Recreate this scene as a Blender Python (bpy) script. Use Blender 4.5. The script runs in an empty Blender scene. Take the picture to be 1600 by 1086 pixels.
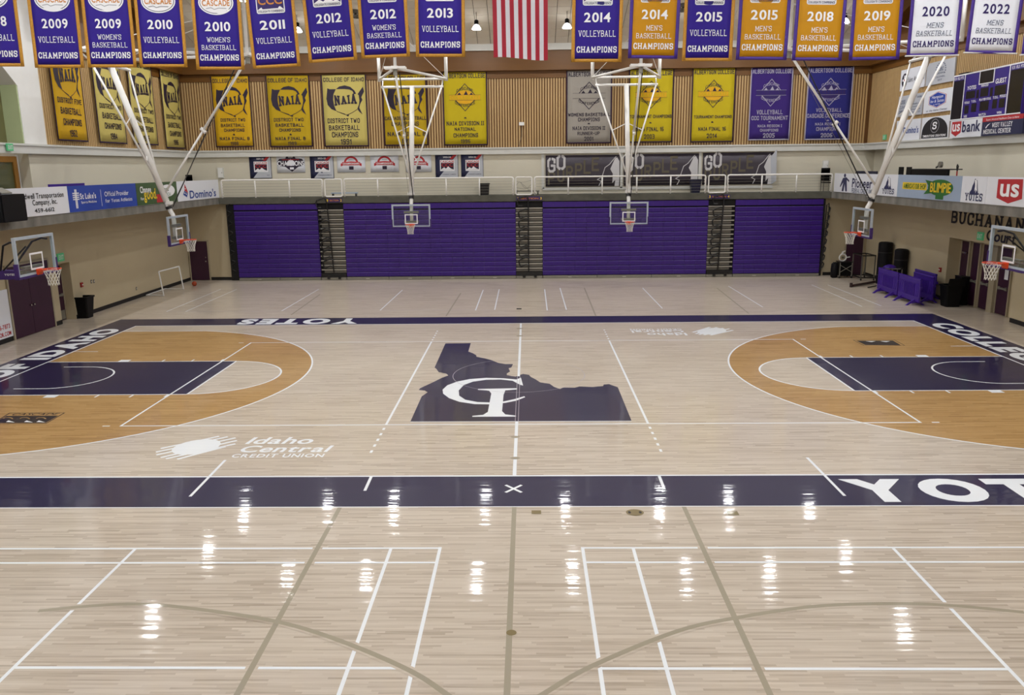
import bpy, bmesh, math, random
from mathutils import Vector, Matrix
from mathutils.geometry import tessellate_polygon
random.seed(7)
SC = bpy.context.scene
COL = SC.collection

# ------------------------------------------------------------------ camera
CAMP = Vector((0.2836, -22.1592, 5.6706))
FPX, CX, CY = 1282.12, 800.0, 543.0
YAW, PITCH, ROLL = 0.0209, -0.2173, -0.0109
_f = Vector((-math.sin(YAW)*math.cos(PITCH), math.cos(YAW)*math.cos(PITCH), math.sin(PITCH)))
_r = Vector((math.cos(YAW), math.sin(YAW), 0))
_u = _r.cross(_f)
R_ = _r*math.cos(ROLL) + _u*math.sin(ROLL)
U_ = -_r*math.sin(ROLL) + _u*math.cos(ROLL)
cd = bpy.data.cameras.new('camera')
cd.sensor_width = 36.0
cd.lens = FPX/1600*36.0
cd.clip_end = 300
cam = bpy.data.objects.new('camera', cd)
COL.objects.link(cam)
cam.matrix_world = Matrix(((R_.x, U_.x, -_f.x, CAMP.x), (R_.y, U_.y, -_f.y, CAMP.y), (R_.z, U_.z, -_f.z, CAMP.z), (0, 0, 0, 1)))
SC.camera = cam

# ------------------------------------------------------------------ world, exposure, lamp strength
w = bpy.data.worlds.new('world'); SC.world = w; w.use_nodes = True
w.node_tree.nodes['Background'].inputs[0].default_value = (0.75, 0.8, 0.9, 1)
w.node_tree.nodes['Background'].inputs[1].default_value = 0.05
SC.view_settings.view_transform = 'Standard'
SC.view_settings.look = 'None'
SC.view_settings.exposure = 0.0
SC.view_settings.gamma = 1.0
SC.view_settings.use_curve_mapping = False
LAMP = 268.0          # emission of a high-bay lens
LAMPCOL = (0.97, 0.985, 1.0)

# ------------------------------------------------------------------ pixel -> point on a known real plane (survey of the photograph)
def ray(x, y):
    return _f + R_*((x-CX)/FPX) - U_*((y-CY)/FPX)
def at(x, y, X=None, Y=None, Z=None):
    d = ray(x, y)
    if X is not None: t = (X-CAMP.x)/d.x
    elif Y is not None: t = (Y-CAMP.y)/d.y
    else: t = (Z-CAMP.z)/d.z
    return CAMP + d*t
def F(x, y): return at(x, y, Z=0.0)

# ------------------------------------------------------------------ materials
def rgb(h):
    h = h.lstrip('#'); v = [int(h[i:i+2], 16)/255 for i in (0, 2, 4)]
    return tuple(c/12.92 if c <= 0.04045 else ((c+0.055)/1.055)**2.4 for c in v) + (1.0,)
MATS = {}
def mat(name, col, rough=0.5, metal=0.0, var=0.10, scale=3.0, bump=0.0, bscale=40.0, coat=0.0, stretch=None, emit=0.0, alpha=None, spec=0.5):
    if name in MATS: return MATS[name]
    m = bpy.data.materials.new(name); m.use_nodes = True
    nt = m.node_tree; N = nt.nodes; L = nt.links
    b = N['Principled BSDF']
    tc = N.new('ShaderNodeTexCoord')
    src = tc.outputs['Object']
    if stretch:
        mp = N.new('ShaderNodeMapping'); mp.inputs['Scale'].default_value = stretch
        L.new(src, mp.inputs['Vector']); src = mp.outputs['Vector']
    nz = N.new('ShaderNodeTexNoise'); nz.inputs['Scale'].default_value = scale; nz.inputs['Detail'].default_value = 4
    L.new(src, nz.inputs['Vector'])
    mix = N.new('ShaderNodeMix'); mix.data_type = 'RGBA'
    c = rgb(col)
    mix.inputs['A'].default_value = tuple(max(0, x*(1-var)) for x in c[:3]) + (1,)
    mix.inputs['B'].default_value = tuple(min(1, x*(1+var)) for x in c[:3]) + (1,)
    L.new(nz.outputs['Fac'], mix.inputs['Factor'])
    L.new(mix.outputs['Result'], b.inputs['Base Color'])
    b.inputs['Roughness'].default_value = rough; b.inputs['Metallic'].default_value = metal
    b.inputs['Specular IOR Level'].default_value = spec
    if coat: b.inputs['Coat Weight'].default_value = coat; b.inputs['Coat Roughness'].default_value = 0.12
    if bump:
        nb = N.new('ShaderNodeTexNoise'); nb.inputs['Scale'].default_value = bscale; nb.inputs['Detail'].default_value = 3
        L.new(src, nb.inputs['Vector'])
        bp = N.new('ShaderNodeBump'); bp.inputs['Strength'].default_value = bump; bp.inputs['Distance'].default_value = 0.02
        L.new(nb.outputs['Fac'], bp.inputs['Height']); L.new(bp.outputs['Normal'], b.inputs['Normal'])
    if emit:
        L.new(mix.outputs['Result'], b.inputs['Emission Color']); b.inputs['Emission Strength'].default_value = emit
    MATS[name] = m
    return m

STRIP_TILT = 0.030
def floor_mat(name, dark, mid, light, paint=None):
    """gloss-lacquered maple strips 38 mm wide along X, random board lengths; paint = flat colour under the same lacquer"""
    m = bpy.data.materials.new(name); m.use_nodes = True
    nt = m.node_tree; N = nt.nodes; L = nt.links
    b = N['Principled BSDF']
    def math_(op, a, bb=None, c=None):
        n = N.new('ShaderNodeMath'); n.operation = op
        for i, v in enumerate((a, bb, c)):
            if v is None: continue
            if isinstance(v, (int, float)): n.inputs[i].default_value = v
            else: L.new(v, n.inputs[i])
        return n.outputs[0]
    tc = N.new('ShaderNodeTexCoord'); sp = N.new('ShaderNodeSeparateXYZ'); L.new(tc.outputs['Object'], sp.inputs[0])
    row = math_('FLOOR', math_('DIVIDE', sp.outputs[1], 0.038))
    wn = N.new('ShaderNodeTexWhiteNoise'); wn.noise_dimensions = '1D'; L.new(row, wn.inputs['W'])
    off = math_('MULTIPLY', wn.outputs['Value'], 37.0)
    seg = math_('FLOOR', math_('ADD', math_('DIVIDE', sp.outputs[0], 0.85), off))
    cb = N.new('ShaderNodeCombineXYZ'); L.new(row, cb.inputs[0]); L.new(seg, cb.inputs[1])
    wn2 = N.new('ShaderNodeTexWhiteNoise'); wn2.noise_dimensions = '2D'; L.new(cb.outputs[0], wn2.inputs['Vector'])
    if paint is None:
        # long grain
        mp = N.new('ShaderNodeMapping'); mp.inputs['Scale'].default_value = (1.2, 26, 1); L.new(tc.outputs['Object'], mp.inputs['Vector'])
        nz = N.new('ShaderNodeTexNoise'); nz.inputs['Scale'].default_value = 1.6; nz.inputs['Detail'].default_value = 5; L.new(mp.outputs[0], nz.inputs['Vector'])
        big = N.new('ShaderNodeTexNoise'); big.inputs['Scale'].default_value = 0.35; L.new(tc.outputs['Object'], big.inputs['Vector'])
        t = math_('ADD', math_('MULTIPLY', wn2.outputs['Value'], 0.54), math_('MULTIPLY', nz.outputs['Fac'], 0.58))
        t = math_('ADD', t, math_('MULTIPLY', math_('SUBTRACT', big.outputs['Fac'], 0.5), 0.35))
        cr = N.new('ShaderNodeValToRGB')
        e = cr.color_ramp.elements
        e[0].position = 0.08; e[0].color = rgb(dark)
        e[1].position = 0.95; e[1].color = rgb(light)
        x = e.new(0.45); x.color = rgb(mid)
        L.new(t, cr.inputs[0]); L.new(cr.outputs[0], b.inputs['Base Color'])
    else:
        nz = N.new('ShaderNodeTexNoise'); nz.inputs['Scale'].default_value = 0.8; L.new(tc.outputs['Object'], nz.inputs['Vector'])
        mix = N.new('ShaderNodeMix'); mix.data_type = 'RGBA'; c = rgb(paint)
        mix.inputs['A'].default_value = tuple(v*0.94 for v in c[:3]) + (1,); mix.inputs['B'].default_value = tuple(min(1, v*1.06) for v in c[:3]) + (1,)
        L.new(nz.outputs['Fac'], mix.inputs['Factor']); L.new(mix.outputs['Result'], b.inputs['Base Color'])
    b.inputs['Roughness'].default_value = 0.45
    b.inputs['Specular IOR Level'].default_value = 0.25
    b.inputs['Coat Weight'].default_value = 0.55
    b.inputs['Coat Roughness'].default_value = 0.06
    b.inputs['Coat IOR'].default_value = 1.45
    # every strip is laid a hair out of true, so reflections stretch and break up strip by strip
    nb = N.new('ShaderNodeTexNoise'); nb.inputs['Scale'].default_value = 0.9; nb.inputs['Detail'].default_value = 2; L.new(tc.outputs['Object'], nb.inputs['Vector'])
    ny = math_('ADD', math_('MULTIPLY', math_('SUBTRACT', wn2.outputs['Value'], 0.5), STRIP_TILT), math_('MULTIPLY', math_('SUBTRACT', nb.outputs['Fac'], 0.5), 0.02))
    cn = N.new('ShaderNodeCombineXYZ'); cn.inputs[2].default_value = 1.0; L.new(ny, cn.inputs[1])
    L.new(math_('MULTIPLY', math_('SUBTRACT', nb.outputs['Fac'], 0.5), 0.008), cn.inputs[0])
    vn = N.new('ShaderNodeVectorMath'); vn.operation = 'NORMALIZE'; L.new(cn.outputs[0], vn.inputs[0])
    L.new(vn.outputs[0], b.inputs['Coat Normal'])
    MATS[name] = m
    return m

WOODF = floor_mat('maple_floor', '#a09180', '#c5b7a6', '#d8ccbd')
STAIN = floor_mat('stained_maple', '#8a6231', '#b28a52', '#c6a068')
FPURP = floor_mat('floor_purple_paint', '', '', '', paint='#18113f')
FWHITE = floor_mat('floor_white_paint', '', '', '', paint='#f3f7ff')
FGREY = floor_mat('floor_tan_paint', '', '', '', paint='#a59c88')
FPALE = floor_mat('floor_faint_paint', '', '', '', paint='#b9b3c0')
FBRASS = floor_mat('floor_brass', '', '', '', paint='#857650')
FBLACK = floor_mat('floor_black_paint', '', '', '', paint='#2a2328')
BEIGE = mat('beige_wall_paint', '#bfb193', 0.8, var=0.05, scale=0.6, bump=0.15, bscale=30)
CREAM = mat('cream_block_wall', '#d2ccba', 0.8, var=0.04, scale=0.6, bump=0.15, bscale=30)
WHITEP = mat('white_paint', '#e4e4e2', 0.45, var=0.04)
WPIPE = mat('white_steel', '#ebe9e5', 0.35, var=0.06)
TRIMW = mat('white_trim', '#cfcfca', 0.6, var=0.05)
SLAT = mat('pale_slat_wood', '#bd9d6c', 0.6, var=0.18, scale=2.0, stretch=(6, 6, 0.5))
SLATB = mat('brown_back_wood', '#6b441a', 0.6, var=0.15, scale=1.5)
BEAM = mat('glulam_beam_wood', '#6a430e', 0.5, var=0.22, scale=1.2, stretch=(0.4, 0.4, 3))
CONC = mat('stained_concrete', '#7a7872', 0.85, var=0.75, scale=2.2, stretch=(1.0, 1.0, 0.35), bump=0.3, bscale=12)
CONCD = mat('dark_stained_concrete', '#56554c', 0.85, var=0.5, scale=2.2, stretch=(1.0, 1.0, 1.6), bump=0.3, bscale=12)
TILE = mat('acoustic_tile', '#d6cec0', 0.9, var=0.05, scale=1.0, bump=0.2, bscale=60)
TGAP = mat('tile_grid_grey', '#55504a', 0.8)
SEATP = mat('purple_seat_plastic', '#37147a', 0.38, var=0.12, scale=1.2)
SEATHIGH = mat('purple_seat_highlight', '#6d54a8', 0.35, var=0.3, scale=6.0)  # lighter purple: highlight on each row's top lip, painted into the colour
DARK = mat('black_gap', '#0c0b0d', 0.8)
BLACK = mat('black_steel', '#121114', 0.4, var=0.2)
BLKPL = mat('black_plastic', '#0b0b0d', 0.5, var=0.2, spec=0.2)
GREYM = mat('grey_metal', '#8c897f', 0.4, metal=0.35, var=0.12)
GREYD = mat('dark_grey_metal', '#6b675f', 0.5, metal=0.2, var=0.15)
ALU = mat('aluminium_nose', '#bcb8ae', 0.35, metal=0.4, var=0.1)
DOORP = mat('maroon_purple_door', '#37142f', 0.45, var=0.15)
FRAMEB = mat('beige_door_frame', '#a79c84', 0.5, var=0.05)
CHROME = mat('chrome', '#c8c8c8', 0.2, metal=1.0)
ORANGE = mat('orange_rim', '#e0491c', 0.4, var=0.08)
NETW = mat('white_net_cord', '#e2e0d8', 0.8)
PADP = mat('purple_padding', '#3a2166', 0.5, var=0.12)
BOARDF = mat('board_frame', '#b9c4cf', 0.35, metal=0.2, var=0.05)
BASEB = mat('black_baseboard', '#100f10', 0.5)
PENP = mat('pennant_purple', '#2a1287', 0.55, var=0.10, scale=4, bump=0.3, bscale=6, spec=0.3)
PENG = mat('pennant_gold', '#c48a06', 0.55, var=0.08, scale=4, bump=0.3, bscale=6, spec=0.3)
FRINGE = mat('gold_fringe', '#c08a2a', 0.6, var=0.35, scale=30)
PENW = mat('pennant_white', '#eef1fb', 0.55, var=0.04, scale=4, bump=0.3, bscale=6, spec=0.3)
BORDP = mat('purple_border', '#45288c', 0.55, var=0.15, scale=20)
INKW = mat('white_print', '#eeeef2', 0.6, var=0.02)
INKP = mat('purple_print', '#27125f', 0.6, var=0.05)
INKD = mat('dark_print', '#1d0e2b', 0.6, var=0.05)
INKS = mat('slate_print', '#56607a', 0.6, var=0.05)
INKO = mat('orange_print', '#c9812e', 0.6, var=0.05)
INKB = mat('black_print', '#17161a', 0.6, var=0.05)
INKR = mat('red_print', '#b3242c', 0.6, var=0.05)
INKN = mat('navy_print', '#272a55', 0.6, var=0.05)
INKBL = mat('blue_print', '#1c3f8f', 0.6, var=0.05)
INKY = mat('yellow_print', '#e6c52c', 0.6, var=0.05)
INKG = mat('green_print', '#2c6b2c', 0.6, var=0.05)
INKGR = mat('grey_print', '#9a9aa0', 0.6, var=0.05)
FELTY = mat('felt_yellow', '#cfa308', 0.85, var=0.06, scale=2, bump=0.2, bscale=8)
FELTM = mat('felt_mustard', '#b99a08', 0.85, var=0.06, scale=2, bump=0.2, bscale=8)
FELTC = mat('felt_cream_yellow', '#c0b060', 0.85, var=0.05, scale=2, bump=0.2, bscale=8)
FELTO = mat('felt_olive_yellow', '#c0ab08', 0.85, var=0.06, scale=2, bump=0.2, bscale=8)
FELTGR = mat('felt_grey', '#9b958c', 0.85, var=0.05, scale=2, bump=0.2, bscale=8)
FELTP = mat('felt_purple', '#33196f', 0.85, var=0.1, scale=2, bump=0.2, bscale=8)
FELTB = mat('felt_blue', '#232377', 0.85, var=0.1, scale=2, bump=0.2, bscale=8)
FELTD = mat('felt_dark_edge', '#2a1030', 0.85, var=0.1)
FELTOR = mat('felt_orange', '#dba516', 0.85, var=0.06)
SILV = mat('silver_print', '#a9a4b8', 0.7, var=0.05)
FLAGR = mat('flag_red', '#b01230', 0.6, var=0.1, scale=5, bump=0.2, bscale=8)
FLAGW = mat('flag_white', '#e3e3ec', 0.6, var=0.03, scale=5, bump=0.2, bscale=8)
FLAGB = mat('flag_blue', '#1b2a66', 0.6, var=0.1)
SIGNW = mat('sign_white', '#e3e6ee', 0.4, var=0.02)
SIGNB = mat('sign_blue', '#2746a8', 0.4, var=0.03)
SIGNG = mat('sign_dark_green', '#3f5a34', 0.4, var=0.05)
SIGNGY = mat('sign_grey_blue', '#9fb0c8', 0.4, var=0.05)
SIGND = mat('sign_dark', '#3d3640', 0.5, var=0.1)
SIGNN = mat('sign_navy', '#22264a', 0.5, var=0.1)
SIGNLG = mat('sign_light_grey', '#b9bcc4', 0.5, var=0.04)
OLIVEB = mat('stencil_olive', '#5e5746', 0.6, var=0.12)
STENW = mat('stencil_white', '#c9c7c9', 0.6, var=0.06)
SCOREP = mat('scoreboard_purple', '#2f1a80', 0.4, var=0.05)
SCOREB = mat('scoreboard_black', '#0e0c10', 0.3)
BARRP = mat('barricade_purple', '#3f1d8e', 0.45, var=0.12)
MATBK = mat('black_vinyl', '#0e0d11', 0.55, var=0.15, spec=0.2)
BALLO = mat('ball_orange', '#a8431c', 0.6, var=0.15, scale=12, bump=0.3, bscale=120)
OAK = mat('oak_wood', '#a5742f', 0.5, var=0.2, scale=2, stretch=(6, 6, 0.6))
OLIVE = mat('olive_pane', '#6d6b45', 0.4, var=0.1)
PALEG = mat('pale_green_reveal', '#b9c69a', 0.6, var=0.04)
EXITG = mat('exit_green', '#58b880', 0.4, emit=0.12)
NAVYC = mat('navy_plastic', '#1a1c3a', 0.45, var=0.15)
MAROON = mat('maroon_steel', '#2a0f12', 0.5)
REDP = mat('red_plastic', '#9c2420', 0.4)

def lens_mat():
    m = bpy.data.materials.new('lamp_lens'); m.use_nodes = True; N = m.node_tree.nodes; L = m.node_tree.links
    b = N['Principled BSDF']; b.inputs['Base Color'].default_value = (.9, .9, .9, 1)
    b.inputs['Emission Color'].default_value = LAMPCOL + (1,); b.inputs['Emission Strength'].default_value = LAMP
    return m
LENS = lens_mat()
SHADE = mat('lamp_shade', '#e8e8e8', 0.4, emit=10.0)
def glass_mat(name, tint, amount):
    m = bpy.data.materials.new(name); m.use_nodes = True; N = m.node_tree.nodes; L = m.node_tree.links
    out = N['Material Output']; N.remove(N['Principled BSDF'])
    tr = N.new('ShaderNodeBsdfTransparent'); tr.inputs[0].default_value = tint
    gl = N.new('ShaderNodeBsdfGlossy'); gl.inputs['Roughness'].default_value = 0.03
    nz = N.new('ShaderNodeTexNoise'); nz.inputs['Scale'].default_value = 1.5
    ml = N.new('ShaderNodeMath'); ml.operation = 'MULTIPLY_ADD'; ml.inputs[1].default_value = 0.03; ml.inputs[2].default_value = amount
    L.new(nz.outputs['Fac'], ml.inputs[0])
    mx = N.new('ShaderNodeMixShader'); L.new(ml.outputs[0], mx.inputs[0]); L.new(tr.outputs[0], mx.inputs[1]); L.new(gl.outputs[0], mx.inputs[2])
    L.new(mx.outputs[0], out.inputs[0])
    return m
GLASS = glass_mat('backboard_glass', (0.93, 0.955, 0.95, 1), 0.02)

# ------------------------------------------------------------------ object helpers
ORG = {}
def tag(o, label=None, cat=None, group=None, kind=None):
    if label: o['label'] = label
    if cat: o['category'] = cat
    if group: o['group'] = group
    if kind: o['kind'] = kind
    return o
def thing(name, label, cat, loc=(0, 0, 0), rz=0.0, group=None):
    o = bpy.data.objects.new(name, None); COL.objects.link(o)
    o.empty_display_size = 0.1
    o.location = loc; o.rotation_euler = (0, 0, rz)
    ORG[o.name] = Matrix.Translation(Vector(loc)) @ Matrix.Rotation(rz, 4, 'Z')
    return tag(o, label, cat, group)
class MB:
    """collects shapes; build() links them as ONE mesh object"""
    def __init__(s): s.v = []; s.f = []; s.mi = []; s.cur = 0
    def add(s, vs, fs):
        o = len(s.v); s.v += [tuple(p) for p in vs]
        for f in fs: s.f.append(tuple(i+o for i in f)); s.mi.append(s.cur)
        return s
    def box(s, x0, x1, y0, y1, z0, z1):
        return s.add([(x0, y0, z0), (x1, y0, z0), (x1, y1, z0), (x0, y1, z0), (x0, y0, z1), (x1, y0, z1), (x1, y1, z1), (x0, y1, z1)],
                     [(0, 3, 2, 1), (4, 5, 6, 7), (0, 1, 5, 4), (1, 2, 6, 5), (2, 3, 7, 6), (3, 0, 4, 7)])
    def bar(s, p, q, wx, wz, up=(0, 0, 1)):
        p = Vector(p); q = Vector(q); d = (q-p).normalized(); up = Vector(up)
        if abs(d.dot(up)) > 0.98: up = Vector((1, 0, 0))
        a = d.cross(up).normalized()*wx/2; b = a.cross(d).normalized()*wz/2
        vs = [c+i*a+j*b for c in (p, q) for i, j in ((-1, -1), (1, -1), (1, 1), (-1, 1))]
        return s.add(vs, [(0, 3, 2, 1), (4, 5, 6, 7), (0, 1, 5, 4), (1, 2, 6, 5), (2, 3, 7, 6), (3, 0, 4, 7)])
    def tube(s, p, q, r, n=8, r2=None, caps=True):
        p = Vector(p); q = Vector(q); d = (q-p).normalized()
        a = d.orthogonal().normalized(); b = d.cross(a); r2 = r if r2 is None else r2
        vs = []
        for c, rr in ((p, r), (q, r2)):
            for i in range(n):
                t = 2*math.pi*i/n; vs.append(c+a*math.cos(t)*rr+b*math.sin(t)*rr)
        fs = [(i, (i+1) % n, n+(i+1) % n, n+i) for i in range(n)]
        if caps: fs += [tuple(range(n-1, -1, -1)), tuple(range(n, 2*n))]
        return s.add(vs, fs)
    def path(s, pts, r, n=6, closed=False):
        pts = [Vector(p) for p in pts]; m = len(pts); rings = []
        prev = None
        for i, p in enumerate(pts):
            a = pts[(i-1) % m] if (closed or i > 0) else p
            b = pts[(i+1) % m] if (closed or i < m-1) else p
            d = (b-a).normalized()
            if prev is None: x = d.orthogonal().normalized()
            else:
                x = (prev-d*prev.dot(d)); x = x.normalized() if x.length > 1e-6 else d.orthogonal().normalized()
            prev = x; y = d.cross(x)
            rings.append([p+(x*math.cos(2*math.pi*k/n)+y*math.sin(2*math.pi*k/n))*r for k in range(n)])
        vs = [v for rg in rings for v in rg]; fs = []
        for i in range(m if closed else m-1):
            j = (i+1) % m
            for k in range(n): fs.append((i*n+k, i*n+(k+1) % n, j*n+(k+1) % n, j*n+k))
        if not closed: fs += [tuple(range(n-1, -1, -1)), tuple(range((m-1)*n, m*n))]
        return s.add(vs, fs)
    def lathe(s, prof, c=(0, 0, 0), n=16, cap=True):
        vs = []; fs = []; m = len(prof)
        for r, z in prof:
            for i in range(n):
                t = 2*math.pi*i/n; vs.append((c[0]+r*math.cos(t), c[1]+r*math.sin(t), c[2]+z))
        for j in range(m-1):
            for i in range(n): fs.append((j*n+i, j*n+(i+1) % n, (j+1)*n+(i+1) % n, (j+1)*n+i))
        if cap: fs += [tuple(range(n-1, -1, -1)), tuple(range((m-1)*n, m*n))]
        return s.add(vs, fs)
    def poly(s, pts):
        pts = [Vector(p) for p in pts]
        return s.add(pts, tessellate_polygon([pts]))
    def build(s, name, m, parent=None, local=False, kind=None, smooth=False):
        me = bpy.data.meshes.new(name)
        vs = s.v
        if parent is not None and not local:
            inv = ORG[parent.name].inverted(); vs = [inv @ Vector(v) for v in vs]
        me.from_pydata(vs, [], s.f)
        for x in (m if isinstance(m, (list, tuple)) else [m]): me.materials.append(x)
        if isinstance(m, (list, tuple)): me.polygons.foreach_set('material_index', s.mi)
        if smooth: me.polygons.foreach_set('use_smooth', [True]*len(me.polygons))
        me.update()
        o = bpy.data.objects.new(name, me); COL.objects.link(o)
        if parent is not None: o.parent = parent; ORG[o.name] = ORG[parent.name]
        else: ORG[o.name] = Matrix.Identity(4)
        if kind: o['kind'] = kind
        return o
def struct(mb, name, m): return mb.build(name, m, kind='structure')
def copy_tree(o, parent=None):
    c = o.copy(); COL.objects.link(c)
    if parent is not None: c.parent = parent
    for ch in [x for x in KIDS.get(o.name, [])]: copy_tree(ch, c)
    return c
KIDS = {}
def kids_index(root):
    for ch in root.children: KIDS.setdefault(root.name, []).append(ch); kids_index(ch)
def dup(root, loc, rz=0.0, label=None):
    if root.name not in KIDS: kids_index(root)
    c = copy_tree(root); c.location = loc; c.rotation_euler = (0, 0, rz)
    ORG[c.name] = Matrix.Translation(Vector(loc)) @ Matrix.Rotation(rz, 4, 'Z')
    if label: c['label'] = label
    return c

# ------------------------------------------------------------------ lettering
GL = {}
def sans_glyph(ch, bold):
    k = ({0: 's', 1: 'b', 2: 'h'}[int(bold)], ch)
    if k in GL: return GL[k]
    cu = bpy.data.curves.new('t', 'FONT'); cu.body = ch; cu.resolution_u = 6; cu.offset = (0.004, 0.022, 0.058)[int(bold)]
    o = bpy.data.objects.new('t', cu); COL.objects.link(o)
    dg = bpy.context.evaluated_depsgraph_get(); ev = o.evaluated_get(dg); me = ev.to_mesh()
    V = [(v.co.x/0.73, v.co.y/0.73, 0.0) for v in me.vertices]; Fc = [tuple(p.vertices) for p in me.polygons]
    ev.to_mesh_clear(); bpy.data.objects.remove(o); bpy.data.curves.remove(cu)
    if V:
        x0 = min(v[0] for v in V); x1 = max(v[0] for v in V); V = [(v[0]-x0, v[1], 0.0) for v in V]; wd = x1-x0
    else: wd = 0.25
    GL[k] = (V, Fc, wd); return GL[k]
for _c in "ABCDEFGHIJKLMNOPQRSTUVWXYZabcdefghijklmnopqrstuvwxyz0123456789.,-'&:":   # while the scene is still empty
    sans_glyph(_c, 0); sans_glyph(_c, 1); sans_glyph(_c, 2)
STROKES = {
 'A': '0,0s 3,10 6,0s;1,3.4 5,3.4', 'B': '0,0 0,10;0,10 5.6,10c 5.6,5.2c 0,5.2;0,5.2 6,5.2c 6,0c 0,0', 'C': '6,7 6,10c 0,10c 0,0c 6,0c 6,3',
 'D': '0,0 0,10;0,10 6,10c 6,0c 0,0', 'E': '6,0 0,0 0,10 6,10;0,5.2 4.6,5.2', 'F': '0,0s 0,10 6,10;0,5.2 4.6,5.2', 'G': '6,7.4 6,10c 0,10c 0,0c 6,0c 6,4.6 3.4,4.6',
 'H': '0,0s 0,10s;6,0s 6,10s;0,5 6,5', 'I': '1.6,0S 1.6,10S', 'J': '4.5,10s 4.5,0c 0,0c 0,3', 'K': '0,0s 0,10s;6,10s 0,4.4;2,6 6,0s', 'L': '0,10s 0,0 6,0',
 'M': '0,0s 0,10 3.6,3 7.2,10 7.2,0s', 'N': '0,0s 0,10 6,0 6,10s', 'O': '0,0c 6,0c 6,10c 0,10c z', 'P': '0,0s 0,10;0,10 6,10c 6,4.8c 0,4.8',
 'Q': '0,0c 6,0c 6,10c 0,10c z;4,2 6.4,-.6', 'R': '0,0s 0,10;0,10 6,10c 6,4.8c 0,4.8;3,4.8 6.2,0s', 'S': '6,7.6 6,10c 0,10c 0,5.2c 6,5.2c 6,0c 0,0c 0,2.4',
 'T': '0,10 6,10;3,0s 3,10', 'U': '0,10s 0,0c 6,0c 6,10s', 'V': '0,10s 3,0 6,10s', 'W': '0,10s 2.2,0 4.2,8 6.2,0 8.4,10s', 'X': '0,0s 6,10s;0,10s 6,0s',
 'Y': '0,10s 3,4.8 6,10s;3,4.8 3,0s', 'Z': '0,10 6,10 0,0 6,0', '0': '0,0c 5.4,0c 5.4,10c 0,10c z', '1': '0.6,8 2.4,10 2.4,0s',
 '2': '0,7.4 0,10c 5.6,10c 5.6,5.2c 0,0 5.6,0', '3': '0,10 5.6,10c 5.6,5.2c 2,5.2;2,5.2 5.6,5.2c 5.6,0c 0,0', '4': '4.4,0 4.4,10 0,3 6,3', '5': '5.6,10 0,10 0,5.6 5.6,5.6c 5.6,0c 0,0',
 '6': '5.4,10 0,10c 0,0c 5.6,0c 5.6,5.4c 0,5.4', '7': '0,10 5.6,10 2,0', '8': '0,5.2c 5.6,5.2c 5.6,10c 0,10c z;0,0c 5.8,0c 5.8,5.2c 0,5.2c z', '9': '0.4,0 5.6,0c 5.6,10c 0,10c 0,4.6c 5.6,4.6',
 "'": '0.5,8 0.8,10', '&': '5,0 0.5,7.5 0.5,10c 4,10c 4,6.5c 0,3c 0,0c 4,0c 5.4,4', '-': '0,4.6 3.6,4.6', '.': '0,0 0,.6', ',': '.5,.6 0,-1.2'}
def stroke_glyph(ch, kind, wt):
    k = (kind, wt, ch)
    if k in GL: return GL[k]
    V = []; Fc = []; serif = kind == 'slab'; cut = 0.28 if kind == 'block' else 0.5; nseg = 1 if kind == 'block' else 4
    def quad(p, q, e0, e1, h):
        d = (q-p); l = d.length
        if l < 1e-6: return
        d /= l; n = Vector((-d.y, d.x))*h; p = p-d*e0; q = q+d*e1
        o = len(V); V.extend([p-n, q-n, q+n, p+n]); Fc.append((o, o+1, o+2, o+3))
    for st in STROKES[ch].split(';'):
        pts = []; closed = False
        for tkn in st.split():
            if tkn == 'z': closed = True; continue
            fl = tkn[-1] if tkn[-1] in 'csS' else ''
            x, y = (tkn[:-1] if fl else tkn).split(','); pts.append((Vector((float(x), float(y))), fl))
        n = len(pts); out = []
        for i, (p, fl) in enumerate(pts):
            if fl == 'c':
                a = pts[(i-1) % n][0]; b = pts[(i+1) % n][0]
                def lim(v): return p+(v-p)*min(cut, (1.6/((v-p).length) if kind == 'block' else 1))
                A = lim(a); B = lim(b)
                for j in range(nseg+1):
                    t = j/nseg; out.append(A*(1-t)**2+p*2*t*(1-t)+B*t*t)
            else: out.append(p)
        m = len(out)
        for i in range(m if closed else m-1):
            p = out[i]; q = out[(i+1) % m]
            quad(p, q, wt*0.3 if (closed or i > 0) else (wt*.5 if not serif else wt*.35), wt*0.3 if (closed or i < m-2) else (wt*.5 if not serif else wt*.35), wt/2)
        for p, fl in pts:
            if (serif and fl in 'sS' and fl) or (fl == 'S'):
                sw = wt*.5+1.0; yy = p.y+(wt*.0 if p.y < 5 else -wt*.0)
                quad(Vector((p.x-sw, yy)), Vector((p.x+sw, yy)), 0, 0, wt*.36 if serif else wt*.5)
    x0 = min(v.x for v in V); x1 = max(v.x for v in V)
    GL[k] = ([((v.x-x0)/10, v.y/10, (i//4)*0.0004) for i, v in enumerate(V)], Fc, (x1-x0)/10)
    return GL[k]
def layout(s, font='sans', wt=1.3, gap=None):
    V = []; Fc = []; x = 0.0
    gap = {'sans': .10, 'bold': .10, 'heavy': .12, 'slab': .12, 'block': .16}[font] if gap is None else gap
    for ch in s:
        if ch == ' ': x += 0.42; continue
        g = sans_glyph(ch, {'sans': 0, 'bold': 1, 'heavy': 2}[font]) if font in ('sans', 'bold', 'heavy') else stroke_glyph(ch, font, wt)
        o = len(V); V += [(vx+x, vy, dz) for vx, vy, dz in g[0]]; Fc += [tuple(i+o for i in f) for f in g[1]]
        x += g[2]+gap
    x0 = min(v[0] for v in V); x1 = max(v[0] for v in V); y0 = min(v[1] for v in V); y1 = max(v[1] for v in V)
    if any(ch in 'pqgyj,' for ch in s): y0 = 0.0        # measure from the baseline, tails hang below
    return [((a-x0)/(x1-x0), (b-y0)/(y1-y0), c) for a, b, c in V], Fc
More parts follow.
